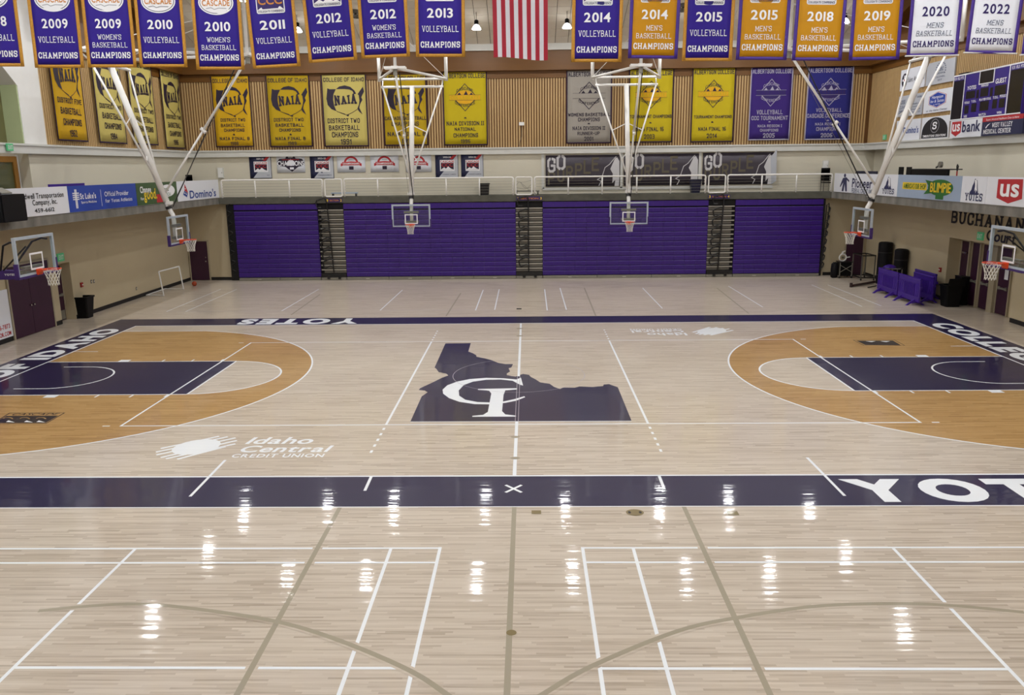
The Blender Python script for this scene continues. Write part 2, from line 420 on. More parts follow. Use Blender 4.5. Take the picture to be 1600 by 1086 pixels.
class Plane:
    """a real flat surface: origin, in-plane axes u, v and the way it faces"""
    def __init__(s, o, u, v, wave=None):
        s.o = Vector(o); s.u = Vector(u); s.v = Vector(v); s.n = s.u.cross(s.v).normalized(); s.wave = wave
    def P(s, u, v, d=0.0):
        return s.o+s.u*u+s.v*v+s.n*(d+(s.wave(u, v) if s.wave else 0))
    def uv(s, px, py):
        d = ray(px, py); t = (s.o-CAMP).dot(s.n)/d.dot(s.n); p = CAMP+d*t-s.o
        return p.dot(s.u), p.dot(s.v)
    def poly(s, mb, pts, d=0.004):
        pp = [Vector((a, b, 0)) for a, b in pts]
        return mb.add([s.P(a, b, d) for a, b in pts], tessellate_polygon([pp]))
    def rect(s, mb, u0, v0, u1, v1, d=0.004): return mb.add([s.P(u0, v0, d), s.P(u1, v0, d), s.P(u1, v1, d), s.P(u0, v1, d)], [(0, 1, 2, 3)])
    def slab(s, mb, u0, v0, u1, v1, d0, d1):
        vs = [s.P(u, v, d) for d in (d0, d1) for u, v in ((u0, v0), (u1, v0), (u1, v1), (u0, v1))]
        return mb.add(vs, [(3, 2, 1, 0), (4, 5, 6, 7), (0, 1, 5, 4), (1, 2, 6, 5), (2, 3, 7, 6), (3, 0, 4, 7)])
    def line(s, mb, pts, wd, d=0.004, closed=False):
        """one mitred strip of constant width"""
        P = [Vector((p[0], p[1])) for p in pts]; n = len(P); vs = []
        for i in range(n):
            a = P[i-1] if (closed or i > 0) else None; c = P[(i+1) % n] if (closed or i < n-1) else None
            t1 = (P[i]-a).normalized() if a is not None else None; t2 = (c-P[i]).normalized() if c is not None else None
            t1 = t1 or t2; t2 = t2 or t1
            n1 = Vector((-t1.y, t1.x)); n2 = Vector((-t2.y, t2.x)); mm = n1+n2
            mm = mm.normalized() if mm.length > 1e-5 else n1
            k = wd/2/max(0.35, mm.dot(n1))
            vs += [s.P(*(P[i]-mm*k), d), s.P(*(P[i]+mm*k), d)]
        fs = [(2*i, 2*((i+1) % n), 2*((i+1) % n)+1, 2*i+1) for i in range(n if closed else n-1)]
        return mb.add(vs, fs)
    def text(s, parent, st, u0, v0, u1, v1, m, font='sans', wt=1.3, d=0.006, shear=0.0, bend=0.0, name='lettering', gap=None, build=True, mb=None):
        V, Fc = layout(st, font, wt, gap); mb = mb or MB(); h = v1-v0
        mb.add([s.P(u0+(u1-u0)*a+shear*h*b, v0+h*b+bend*(1-(2*a-1)**2), d+c) for a, b, c in V], Fc)
        return mb.build(name, m, parent) if build else mb
    def ptext(s, parent, st, x0, y0, x1, y1, m, **k):      # lower left and upper right corner as surveyed in the photograph
        a = s.uv(x0, y0); b = s.uv(x1, y1); return s.text(parent, st, a[0], a[1], b[0], b[1], m, **k)

# ------------------------------------------------------------------ the room shell
XL, XR, YB, YLOW = -17.45, 17.62, 21.4, 20.4
YN = -23.6
def zc(y): return 11.45+(21.4**2-min(abs(y), 21.4)**2)*0.00935
floor = struct(MB().box(XL-1.2, XR+1.2, YN, YB+0.3, -0.2, 0.0), 'floor', WOODF)
ORG['floor'] = Matrix.Identity(4)
def clampY(p): return p.y
# --- left wall
y0, y1 = at(98, 507, X=XL).y, at(119.5, 499.5, X=XL).y          # single-door recess
zt = at(109, 409, X=XL).z
LREC = (y0, y1, zt)
b = MB()
b.box(XL-0.7, XL, YN, y0, 0, 3.95).box(XL-0.7, XL, y1, YLOW+0.4, 0, 3.95).box(XL-0.7, XL, y0, y1, zt, 3.95).box(XL-0.7, XL-0.4, y0, y1, 0, zt)
wl = struct(b, 'wall_left', BEIGE)
yd = at(47, 262, X=XL).y                                     # upper wall steps back this side of here
b = MB().box(XL-0.7, XL, yd, YB, 4.1, 6.62).box(XL-1.3, XL-0.44, YN, yd, 4.1, 6.62)
b.build('upper_wall', CREAM, wl)
yw = at(66, 165, X=XL).y                                     # slatted panelling starts
ya0, ya1 = 2.0, at(38, 215, X=XL).y                          # arched opening
ztop = 10.4
b = MB().box(XL-0.7, XL, ya1, yw, 6.6, 12.2).box(XL-0.7, XL, YN, ya0, 6.6, 12.2).box(XL-0.7, XL, ya0, ya1, 9.3, 12.2)
b.add([(XL, ya1, 8.6), (XL, ya1, 9.3), (XL, ya1-0.9, 9.3), (XL-.7, ya1, 8.6), (XL-.7, ya1, 9.3), (XL-.7, ya1-0.9, 9.3)], [(0, 1, 2), (3, 5, 4), (0, 2, 5, 3)])
b.build('upper_panel', WHITEP, wl)
MB().box(XL-0.69, XL-0.02, ya1-0.05, ya1-0.002, 6.62, 8.62).build('reveal', PALEG, wl)
MB().box(XL-0.7, XL-0.6, yw, YB, 6.6, 10.1).build('slat_backing', SLATB, wl)
def slats_y(x, ya, yb_, z0, z1, sgn):
    m = MB(); y = ya
    while y < yb_-0.09:
        m.box(min(x, x+sgn*0.045), max(x, x+sgn*0.045), y, y+0.080, z0, z1); y += 0.136
    return m
MB().box(XL-0.6, XL-0.045, yw, YB, 6.6, 10.1).build('slat_board', SLATB, wl)
slats_y(XL-0.045, yw, YB, 6.62, 10.07, 1).build('wood_slat', SLAT, wl, kind='stuff')
win = struct(MB().box(XL-0.66, XL-0.6, ya0, ya1, 6.6, 9.3), 'window_1', OLIVE)
for yy in (ya1-1.6, ya1-3.2): MB().box(XL-0.6, XL-0.55, yy, yy+0.07, 6.6, 9.3).build('mullion', PALEG, win)
# --- right wall with the door recess
ry0, ry1 = at(1576, 503, X=XR).y, at(1484, 371, X=XR).y
rzt = at(1484, 371, X=XR).z
b = MB().box(XR, XR+1.0, YN, ry0, 0, 3.95).box(XR, XR+1.0, ry1, YLOW+0.4, 0, 3.95).box(XR, XR+1.0, ry0, ry1, rzt, 3.95).box(XR+0.5, XR+1.0, ry0, ry1, 0, rzt)
wr = struct(b, 'wall_right', BEIGE)
MB().box(XR, XR+0.7, YN, 19.2, 4.1, 6.62).box(XR+.45, XR+0.7, 19.2, YB, 4.1, 6.62).build('upper_wall', CREAM, wr)
MB().box(XR+0.045, XR+0.7, YN, YB, 6.6, 10.1).build('slat_board', SLATB, wr)
slats_y(XR+0.045, -8, YB, 6.62, 10.07, -1).build('wood_slat', SLAT, wr, kind='stuff')
# --- back wall
wb = struct(MB().box(XL, XR, YLOW, YLOW+0.4, 0, 4.0), 'wall_back', BEIGE)
MB().box(XL-0.7, XR+0.7, YB, YB+0.4, 4.0, 6.62).build('upper_wall', CREAM, wb)
MB().box(XL-0.7, XR+0.7, YB+0.045, YB+0.4, 6.6, 12.0).build('slat_board', SLATB, wb)
m = MB(); x = XL+0.02
while x < XR-0.1: m.box(x, x+0.080, YB, YB+0.045, 6.62, 10.07); x += 0.136
m.build('wood_slat', SLAT, wb, kind='stuff')
struct(MB().box(XL-1.2, XR+1.2, YN-0.3, YN, -0.2, 16.2), 'wall_near', CREAM)
# --- trims: white ledge round the room, wood headers, glulam ring beams
b = MB().box(XL, XR, YB-0.16, YB, 6.29, 6.6).box(XL, XL+0.16, YN, YB, 6.29, 6.6).box(XR-0.16, XR, YN, YB, 6.29, 6.6)
b.box(XL, XR, YB-0.2, YB, 6.56, 6.63).box(XL, XL+0.2, YN, YB, 6.56, 6.63).box(XR-0.2, XR, YN, YB, 6.56, 6.63)
struct(b, 'trim_1', TRIMW)
struct(MB().box(XL, XR, YB-0.05, YB+.04, 10.03, 10.42).box(XL-0.04, XL+0.05, yw, YB, 10.03, 10.42).box(XR-0.05, XR+.04, YN, YB, 10.03, 10.42), 'trim_2', BEAM)
struct(MB().box(XL, XR, YB-0.32, YB+.04, 10.38, 11.32).box(XL-.04, XL+0.32, yw, YB-.32, 10.38, 11.32).box(XR-0.32, XR+.04, YN, YB-.32, 10.38, 11.32), 'trim_3', BEAM)
struct(MB().box(XL+.32, XR-.32, YB-0.46, YB, 11.32, 11.64), 'trim_4', TRIMW)
# gable ends above the beams, and the arch ribs under the vault
def vault_strip(x0, x1, dz0, dz1):
    m = MB(); n = 24; ys = [-21.4+42.8*i/n for i in range(n+1)]
    for i in range(n):
        a, c = ys[i], ys[i+1]
        vs = [(x, y, zc(y)+dz) for x in (x0, x1) for y, dz in ((a, dz0), (c, dz0), (c, dz1), (a, dz1))]
        m.add(vs, [(0, 1, 2, 3), (4, 7, 6, 5), (0, 4, 5, 1), (1, 5, 6, 2), (2, 6, 7, 3), (3, 7, 4, 0)])
    return m
def gable(x0, x1):
    m = MB(); n = 24; ys = [-21.4+42.8*i/n for i in range(n+1)]
    for i in range(n):
        a, c = ys[i], ys[i+1]
        vs = [(x, y, z) for x in (x0, x1) for y, z in ((a, 10.1), (c, 10.1), (c, zc(c)), (a, zc(a)))]
        m.add(vs, [(0, 1, 2, 3), (4, 7, 6, 5), (0, 4, 5, 1), (1, 5, 6, 2), (2, 6, 7, 3), (3, 7, 4, 0)])
    return m
gable(XL-0.7, XL-0.04).build('gable', SLATB, wl); gable(XR+0.04, XR+0.7).build('gable', SLATB, wr)
struct(vault_strip(XL+0.01, XL+0.5, -0.75, -0.02), 'trim_5', BEAM)
struct(vault_strip(XR-0.5, XR-0.01, -0.75, -0.02), 'trim_6', BEAM)
# --- ceiling: barrel vault of lay-in tiles
ceil = struct(vault_strip(XL-0.7, XR+0.7, 0.06, 0.3).box(XL-1.2, XR+1.2, YN-.3, -21.3, 11.4, 11.8), 'ceiling', TGAP)
TS = 0.64
rows = []; yy = 21.0
while yy > -21.0: rows.append((yy-TS, yy)); yy -= TS
nx = int((XR-XL-1.0)/TS); xo = (XL+XR)/2-nx*TS/2
stuff = MB()
for ri, (a, c) in enumerate(rows):
    g = 0.012
    def tile_box(mb, x):
        vs = [(x+dx, y, zc(y)+dz) for dz in (0.0, 0.05) for dx, y in ((g, a+g), (TS-g, a+g), (TS-g, c-g), (g, c-g))]
        mb.add(vs, [(0, 3, 2, 1), (0, 1, 5, 4), (1, 2, 6, 5), (2, 3, 7, 6), (3, 0, 4, 7)])
    if ri < 5:
        t0 = MB(); tile_box(t0, 0.0); o = t0.build('ceiling_tile', TILE, ceil, local=True)
        for k in range(nx):
            q = o if k == 0 else o.copy()
            if k: COL.objects.link(q)
            q.location = (xo+k*TS, 0, 0)
    else:
        for k in range(nx): tile_box(stuff, xo+k*TS)
stuff.build('ceiling_tile', TILE, ceil, kind='stuff')
# --- concrete balcony slabs
XBL, XBR, YBF = -15.47, 15.52, 20.0
struct(MB().box(XL, XBL, YN, YB, 3.95, 4.25), 'floor_balcony_left', CONC)
struct(MB().box(XBR, XR, YN, YB, 3.95, 4.25), 'floor_balcony_right', CONC)
struct(MB().box(XBL, XBR, YBF, YB, 3.94, 4.25), 'floor_balcony_back', CONCD)
# --- baseboards
b = MB().box(XL, XL+0.02, YN, at(24, 532, X=XL).y-0.05, 0, 0.16).box(XL, XL+.02, at(86, 511, X=XL).y+.06, y0-.02, 0, 0.16).box(XL, XL+0.02, y1+.03, YLOW, 0, 0.16)
struct(b, 'baseboard_left', BASEB)
struct(MB().box(XR-0.02, XR, YN, ry0-.06, 0, 0.16).box(XR-0.02, XR, ry1+.06, YLOW, 0, 0.16), 'baseboard_right', BASEB)
dx0, dx1 = at(301, 438, Y=YLOW).x, at(329, 438, Y=YLOW).x
ex0, ex1 = at(1318, 432, Y=YLOW).x, at(1344, 432, Y=YLOW).x
struct(MB().box(XL, dx0-.06, YLOW-0.02, YLOW, 0, 0.16).box(dx1+.06, -15.1, YLOW-.02, YLOW, 0, 0.16).box(15.5, ex0-.06, YLOW-.02, YLOW, 0, 0.16), 'baseboard_back', BASEB)
# --- doors
def door_y(name, x, ya, yb_, z1, sgn, handle=True, push=False, kick=False):
    """door leaf lying in a wall x = const; sgn = direction it faces"""
    d = struct(MB().box(min(x, x+sgn*.05), max(x, x+sgn*.05), ya, yb_, 0.02, z1), name, DOORP)
    f = MB(); xa, xb = min(x, x+sgn*.07), max(x, x+sgn*.07)
    f.box(xa, xb, ya-.06, ya, 0, z1+.06).box(xa, xb, yb_, yb_+.06, 0, z1+.06).box(xa, xb, ya, yb_, z1, z1+.06)
    f.build('door_frame', FRAMEB, d)
    if push:
        MB().bar((x+sgn*.1, ya+.1, 1.0), (x+sgn*.1, yb_-.1, 1.0), .05, .07).box(min(x, x+sgn*.1), max(x, x+sgn*.1), ya+.08, ya+.2, .94, 1.06).box(min(x, x+sgn*.1), max(x, x+sgn*.1), yb_-.2, yb_-.08, .94, 1.06).build('push_bar', GREYM, d)
    if kick: MB().box(min(x+sgn*.05, x+sgn*.056), max(x+sgn*.05, x+sgn*.056), ya+.03, yb_-.03, .05, .4).build('kick_plate', GREYM, d)
    return d
zd = at(315, 377, Y=YLOW).z
d1 = struct(MB().box(dx0, dx1, YLOW-0.05, YLOW, 0.02, zd), 'door_1', DOORP)
MB().box(dx0-.06, dx0, YLOW-.07, YLOW, 0, zd+.06).box(dx1, dx1+.06, YLOW-.07, YLOW, 0, zd+.06).box(dx0, dx1, YLOW-.07, YLOW, zd, zd+.06).build('door_frame', FRAMEB, d1)
MB().tube((dx1-.12, YLOW-.05, 1.0), (dx1-.12, YLOW-.12, 1.0), .035, 10).build('knob', CHROME, d1, smooth=True)
MB().tube((dx1-.12, YLOW-.05, 1.2), (dx1-.12, YLOW-.07, 1.2), .025, 10).build('deadbolt', CHROME, d1)
ed = struct(MB().box(ex0, ex1, YLOW-0.05, YLOW, 0.02, 2.2), 'door_2', DOORP)
MB().box(ex0-.06, ex0, YLOW-.07, YLOW, 0, 2.26).box(ex1, ex1+.06, YLOW-.07, YLOW, 0, 2.26).box(ex0, ex1, YLOW-.07, YLOW, 2.2, 2.26).build('door_frame', FRAMEB, ed)
# double storage doors in the left wall
da, db = at(23, 532, X=XL).y, at(85, 512, X=XL).y
dm = at(54, 521, X=XL).y
zdd = 2.5
for i, (p, q) in enumerate(((da, dm-.008), (dm+.008, db))):
    d = struct(MB().box(XL, XL+.05, p, q, 0.02, zdd), 'door_%d' % (3+i), DOORP)
    hy = q-.09 if i == 0 else p+.09
    MB().tube((XL+.05, hy, 1.05), (XL+.12, hy, 1.05), .032, 10).build('knob', CHROME, d, smooth=True)
    ff = MB()
    if i == 0: ff.box(XL, XL+.07, p-.07, p, 0, zdd+.07)
    else: ff.box(XL, XL+.07, q, q+.07, 0, zdd+.07)
    ff.box(XL, XL+.07, p, q, zdd, zdd+.07); ff.build('door_frame', FRAMEB, d)
d5 = door_y('door_5', XL-.4, LREC[0]+.07, LREC[1]-.08, LREC[2]-.12, 1, push=True, kick=True)
# wooden glazed door upstairs at the far left
pa, pb = at(-30, 262, X=XL-.4).y, at(27, 262, X=XL-.4).y
wd = struct(MB().box(XL-.44, XL-.38, pa, pa+.14, 4.25, 6.2).box(XL-.44, XL-.38, pb-.22, pb, 4.25, 6.2).box(XL-.44, XL-.38, pa+.14, pb-.22, 6.0, 6.2).box(XL-.44, XL-.38, pa+.14, pb-.22, 4.25, 4.9), 'door_6', OAK)
MB().box(XL-.43, XL-.405, pa+.14, pb-.22, 4.9, 6.0).build('glass', GLASS, wd)
MB().box(XL-.44, XL-.435, pa+.14, pb-.22, 4.9, 6.0).build('pane_backing', OLIVE, wd)
MB().box(XL-.45, XL-.36, pb, pb+.06, 4.25, 6.26).build('door_frame', WHITEP, wd)
# four maroon leaves in the right recess
RX = XR+0.5
for i, (p, q) in enumerate(((8.32, 9.06), (9.58, 10.26), (10.42, 11.06), (11.22, 11.9))):
    d = door_y('door_%d' % (7+i), RX, p, q, rzt-.12, -1, push=True)
    if i == 0: MB().box(RX-.056, RX-.05, p+.12, p+.36, 1.35, 1.75).build('notice', SIGNW, d)
    if i == 3: MB().box(RX-.16, RX-.05, p+.15, p+.5, rzt-.6, rzt-.53).build('door_closer', CHROME, d)
for (p, q) in ((9.14, 9.5), (10.3, 10.38), (11.1, 11.18)): MB().box(RX-.16, RX, p, q, 0, rzt).build('door_mullion', FRAMEB, wr)
# ------------------------------------------------------------------ painted court (thin coats on the floor)
FP = Plane((0, 0, 0), (1, 0, 0), (0, 1, 0))
Z1, Z2, Z3, Z4 = 0.0006, 0.0012, 0.0018, 0.0024
def fl(name, m, mb): return mb.build(name, m, floor)
def frect(name, m, x0, y0, x1, y1, d): return fl(name, m, FP.rect(MB(), x0, y0, x1, y1, d))
LAYER = [0]
def fline(pts, wd, d=Z3, m=None, name='court_line', closed=False):
    LAYER[0] += 1; d += LAYER[0]*0.000004   # each coat of paint lies on the one before
    return fl(name, m or FWHITE, FP.line(MB(), pts, wd, d, closed))
def fpx(pts, wd, **k): return fline([tuple(F(*p)[:2]) for p in pts], wd, **k)
def arc(cx, cy, r, a0, a1, n=40): return [(cx+r*math.cos(math.radians(a0+(a1-a0)*i/n)), cy+r*math.sin(math.radians(a0+(a1-a0)*i/n))) for i in range(n+1)]
HL, HW = 14.33, 7.62
# purple border bands
frect('painted_band', FPURP, -15.62, -9.06, 15.72, -HW-.05, Z1); frect('painted_band', FPURP, -15.62, HW+.05, 15.72, 9.05, Z1)
frect('painted_band', FPURP, -15.62, -HW-.05, -HL-.05, HW+.05, Z1); frect('painted_band', FPURP, HL+.05, -HW-.05, 15.72, HW+.05, Z1)
fline([(-HL-.03, -HW-.03), (HL+.03, -HW-.03), (HL+.03, HW+.03), (-HL-.03, HW+.03)], 0.055, closed=True)
fline([(-15.62, -9.08), (15.72, -9.08)], 0.03)
for s in (-1, 1):
    hx = s*12.75
    # three-point arc and stained inside
    ap = arc(hx, 0, 6.75, 77.9, -77.9, 60); ap = [(hx+(-s)*(x-hx), y) for x, y in ap]
    edge = [(s*HL, 6.6)]+ap+[(s*HL, -6.6)]
    fl('stained_area', STAIN, FP.poly(MB(), edge, Z1))
    fline(edge, 0.05)
    # key
    fr = s*8.565
    frect('painted_key', FPURP, min(fr, s*HL), -1.83, max(fr, s*HL), 1.83, Z2)
    half = [(fr-s*1.83*math.cos(math.radians(a)), 1.83*math.sin(math.radians(a))) for a in range(-90, 91, 5)]
    fl('free_throw_area', WOODF, FP.poly(MB(), half, Z2))
    fline(half, 0.05); fline([(fr, -1.83), (fr, 1.83)], 0.05)
    for y in (-1.855, 1.855): fline([(fr, y), (s*HL, y)], 0.05)
    rs = [(hx-s*1.22*math.cos(math.radians(a)), 1.22*math.sin(math.radians(a))) for a in range(-90, 91, 6)]
    fline([(hx+s*.75, -1.22)]+rs+[(hx+s*.75, 1.22)], 0.05)
    for sy in (-1, 1):
        bx = s*12.05; fl('lane_block', FWHITE, FP.rect(MB(), bx-.16, sy*1.88 if sy > 0 else -2.1, bx+.16, 2.1 if sy > 0 else -1.88, Z3))
        for tx in (10.85, 9.95, 9.05): fline([(s*tx, sy*1.88), (s*tx, sy*2.1)], 0.05)
        fline([(s*13.55, sy*3.3), (s*14.3, sy*3.3)], 0.05) if sy > 0 else None
    # volleyball attack line with dashes
    ax = s*2.95
    fline([(ax, -4.5), (ax, 4.5)], 0.055)
    for sy in (-1, 1):
        for k in range(5): y = 4.72+.37*k; fline([(ax, sy*y), (ax, sy*(y+.15))], 0.055)
        fline([(s*9.25, sy*4.5), (s*9.42, sy*4.5)], 0.05)
fline([(-9, -4.5), (9, -4.5), (9, 4.5), (-9, 4.5)], 0.05, closed=True)
ys_top = F(810, 588).y; ys_bot = F(806, 659).y
fline([(0, HW), (0, ys_top)], 0.07); fline([(0, ys_bot), (0, -HW)], 0.07)
# state outline, mascot-free: letters C and I over it
C1 = lambda pts: [tuple(F(630+x/4.324, 520+y/4.324)[:2]) for x, y in pts]
STATE = [(285, 72), (457, 70), (440, 127), (470, 138), (494, 152), (495, 162), (560, 175), (600, 186), (640, 203), (690, 212), (742, 212), (730, 235), (712, 240), (722, 262), (700, 275), (700, 286), (730, 292), (760, 296), (790, 285), (810, 278), (850, 285), (862, 298), (900, 318), (925, 335), (990, 345), (1020, 366), (1060, 380), (1080, 370), (1160, 371), (1190, 363), (1280, 366), (1350, 360), (1355, 350), (1390, 347), (1450, 368), (1543, 595), (48, 601), (125, 430), (165, 402), (145, 391), (105, 387), (115, 374), (200, 335), (260, 305), (305, 288), (290, 276), (240, 266), (225, 245), (212, 235)]
fl('state_silhouette', FPURP, FP.poly(MB(), C1(STATE), Z2))
fline(C1([(48, 602), (1543, 597)]), 0.03)
CC = [(795, 303), (810, 357), (788, 351), (740, 325), (660, 316), (560, 318), (470, 331), (410, 353), (375, 390), (378, 425), (420, 453), (500, 468), (580, 471), (670, 466), (750, 449), (818, 429), (824, 436), (760, 460), (690, 474), (580, 484), (480, 482), (380, 467), (310, 442), (270, 412), (266, 385), (298, 355), (365, 330), (450, 313), (560, 305), (680, 308), (765, 316)]
II = [(505, 380), (770, 375), (770, 383), (690, 390), (678, 420), (668, 530), (690, 552), (762, 560), (762, 567), (467, 568), (467, 562), (540, 555), (572, 535), (595, 410), (580, 392), (505, 386)]
fl('monogram_letter', FWHITE, FP.poly(MB(), C1(CC), Z3)); fl('monogram_letter', FWHITE, FP.poly(MB(), C1(II), Z4))
for dx in (-.035, .035): fline([(dx, ys_top), (dx, ys_bot)], 0.012, m=FPALE, d=Z4)
fline(arc(0, 0, 1.83, 0, 360, 72), 0.014, m=FPALE, d=Z4)
# band lettering
def ftext(st, x0, y0, x1, y1, ux, m=FWHITE, d=Z3, **k):
    """flat lettering on the floor; ux = reading direction"""
    u = Vector(ux); v = Vector((0, 0, 1)).cross(u)
    pl = Plane((0, 0, 0), u, v)
    p = Vector((x0, y0, 0)); q = Vector((x1, y1, 0)); us = sorted((p.dot(u), q.dot(u))); vs = sorted((p.dot(v), q.dot(v)))
    return pl.text(floor, st, us[0], vs[0], us[1], vs[1], m, d=d, name='floor_lettering', **k)
yx0 = F(1310, 750).x
ftext('YOTES', yx0, -8.93, yx0+5.1, -7.86, (1, 0, 0), font='heavy', gap=.16)
fx0, fx1 = F(369, 506).x, F(565, 499).x
ftext('YOTES', fx0, 7.80, fx1, 8.92, (-1, 0, 0), font='heavy', gap=.16)
ftext('COLLEGE OF IDAHO', -15.45, -7.3, -14.55, F(190, 514).y, (0, 1, 0), font='heavy', gap=.12)
ftext('COLLEGE OF IDAHO', 15.5, 7.1, 14.6, -7.4, (0, -1, 0), font='heavy', gap=.12)
# sponsor marks on the maple
def box_of(px):
    q = [F(*p) for p in px]; return min(a.x for a in q), min(a.y for a in q), max(a.x for a in q), max(a.y for a in q)
a, b_ = F(382, 694), F(487, 683); ftext('Idaho', a.x, a.y, F(487, 690).x, b_.y, (1, 0, 0), font='bold', shear=.15)
a, b_ = F(370, 707), F(518, 696); ftext('Central', a.x, a.y, F(515, 700).x, b_.y, (1, 0, 0), font='bold', shear=.15)
a, b_ = F(360, 715), F(508, 709); ftext('CREDIT UNION', a.x, a.y, b_.x, b_.y, (1, 0, 0), font='bold', gap=.2)
a, b_ = F(1075, 524), F(1010, 520.5); ftext('Idaho', a.x, a.y, b_.x, b_.y, (-1, 0, 0), font='bold')
a, b_ = F(1070, 519.5), F(986, 516.5); ftext('Central', a.x, a.y, b_.x, b_.y, (-1, 0, 0), font='bold')
a, b_ = F(1066, 515.8), F(984, 514), ; ftext('CREDIT UNION', a.x, a.y, b_.x, b_.y, (-1, 0, 0), font='bold', gap=.2)
C2 = lambda pts: [tuple(F(230+x/5.333, 670+y/5.333)[:2]) for x, y in pts]
m = MB()
for p, q in (((112, 165), (600, 63)), ((72, 195), (672, 67)), ((76, 218), (737, 76)), ((112, 240), (748, 98)), ((155, 250), (735, 126)), ((250, 254), (650, 150))):
    FP.line(m, C2([p, q]), 0.075, Z3)
fl('hand_emblem', FWHITE, m)
el = [(408+205*math.cos(t)*1.0, 152-30*math.cos(t)+58*math.sin(t)) for t in [2*math.pi*i/28 for i in range(28)]]
fl('hand_emblem_palm', FWHITE, FP.poly(MB(), C2(el), Z2))
C3 = lambda pts: [tuple(F(930+x/6.667, 495+y/6.667)[:2]) for x, y in pts]
m = MB()
for p, q in (((1015, 163), (1195, 108)), ((1045, 178), (1270, 110)), ((1080, 186), (1335, 118)), ((1130, 190), (1400, 124)), ((1200, 192), (1436, 140))): FP.line(m, C3([p, q]), 0.10, Z3)
fl('hand_emblem', FWHITE, m)
el = [(1215+150*math.cos(t), 150-8*math.cos(t)+34*math.sin(t)) for t in [2*math.pi*i/28 for i in range(28)]]
fl('hand_emblem_palm', FWHITE, FP.poly(MB(), C3(el), Z2))
# conference badges inside the arcs
C4 = lambda pts: [tuple(F(x/4.936, 500+y/4.936)[:2]) for x, y in pts]
fl('conference_badge', FBLACK, FP.poly(MB(), C4([(-20, 780), (50, 740), (450, 738), (350, 795), (-50, 795)]), Z2))
fline(C4([(-60, 800), (75, 718), (498, 716), (352, 800)]), 0.03, m=FBLACK, closed=True, d=Z2)
ftext('CASCADE', C4([(80, 735)])[0][0], C4([(80, 735)])[0][1], C4([(455, 720)])[0][0], C4([(455, 719)])[0][1], (1, 0, 0), m=FBLACK, font='bold', shear=.2)
m = MB()
for xx in (75, 215, 310): FP.poly(m, C4([(xx-30, 787), (xx-10, 775), (xx+40, 790)]), Z3)
fl('badge_mountain', FWHITE, m)
m = MB()
for xx in (60, 190, 315): FP.line(m, C4([(xx+40*math.cos(t), 768-16*math.sin(t)) for t in [0.3+2.4*i/8 for i in range(9)]]), 0.03, Z3)
fl('badge_arc', STAIN, m)
C5 = lambda pts: [tuple(F(1320+x/5.714, 480+y/5.714)[:2]) for x, y in pts]
fl('conference_badge', FBLACK, FP.poly(MB(), C5([(105, 300), (430, 298), (500, 340), (185, 338)]), Z2))
fline(C5([(75, 294), (440, 292), (535, 342), (170, 342)]), 0.025, m=FBLACK, closed=True, d=Z2)
m = MB()
for xx in (230, 360): FP.poly(m, C5([(xx-45, 303), (xx+45, 303), (xx+10, 312), (xx-5, 310)]), Z3)
fl('badge_mountain', FWHITE, m)
# coaching-box ticks, table mark
for p, q in (((297, 776), (352, 719)), ((570, 767), (580, 745)), ((1038, 765), (1030, 744)), ((1320, 775), (1261, 715))): fpx([p, q], 0.055, d=Z4)
fpx([(790, 758), (815, 769.5)], 0.055); fpx([(790, 769.5), (815, 758)], 0.055)
# practice-court and badminton lines in the foreground
Fy = lambda y, x=800: F(x, y).y
YA, YB_, YC = Fy(856.5), Fy(879), Fy(1044.5)
xa = [F(x, y).x for x, y in ((690, 855), (909, 855))]
fline([(-16, YA), (xa[0], YA)], 0.05); fline([(xa[1], YA), (16, YA)], 0.05)
fline([(-16, YB_), (F(684, 878).x, YB_)], 0.05); fline([(F(913, 878).x, YB_), (16, YB_)], 0.05)
for p, q in (((212, 858), (0, 1063)), ((612, 856), (528, 1086)), ((690, 855), (632, 1086)), ((909, 855), (945, 1086)), ((989, 856), (1053, 1086)), ((1397, 857), (1600, 1072))):
    a, c = F(*p), F(*q); xm = (a.x+c.x)/2; fline([(xm, a.y), (xm, -18.5)], 0.05, d=Z2)
fline([(F(23, 1044).x, YC), (F(625, 1044).x, YC)], 0.05); fline([(F(938, 1044).x, YC), (F(1577, 1045).x, YC)], 0.05)
for p, q in (((527, 795), (375, 1086)), ((803, 791), (793, 1086)), ((1073, 790), (1195, 1086))):
    a, c = F(*p), F(*q); xm = (a.x+c.x)/2; fline([(xm, -9.1), (xm, -18.5)], 0.15, d=Z4, m=WOODF, name='bare_maple_gap'); fline([(xm, -9.1), (xm, -18.5)], 0.075, d=Z4+.0008, m=FGREY)
def smooth(pts, n=6):
    P = [Vector(p) for p in pts]; P = [2*P[0]-P[1]]+P+[2*P[-1]-P[-2]]; out = []
    for i in range(1, len(P)-2):
        for k in range(n):
            t = k/n; a, b, c, d = P[i-1:i+3]
            out.append(0.5*((2*b)+(c-a)*t+(2*a-5*b+4*c-d)*t*t+(3*b-a-3*c+d)*t**3))
    return out+[P[-2]]
for pts in ([(60, 955), (130, 948), (212, 944), (300, 951), (430, 971), (530, 1001), (640, 1048), (705, 1090)], [(840, 1090), (925, 1041), (1060, 986), (1160, 964), (1270, 948), (1380, 943.5), (1480, 946), (1600, 957)]):
    sp_ = [tuple(p) for p in smooth([tuple(F(*q)[:2]) for q in pts])]
    fline(sp_, 0.15, d=Z4, m=WOODF, name='bare_maple_gap'); fline(sp_, 0.075, d=Z4+.0008, m=FGREY)
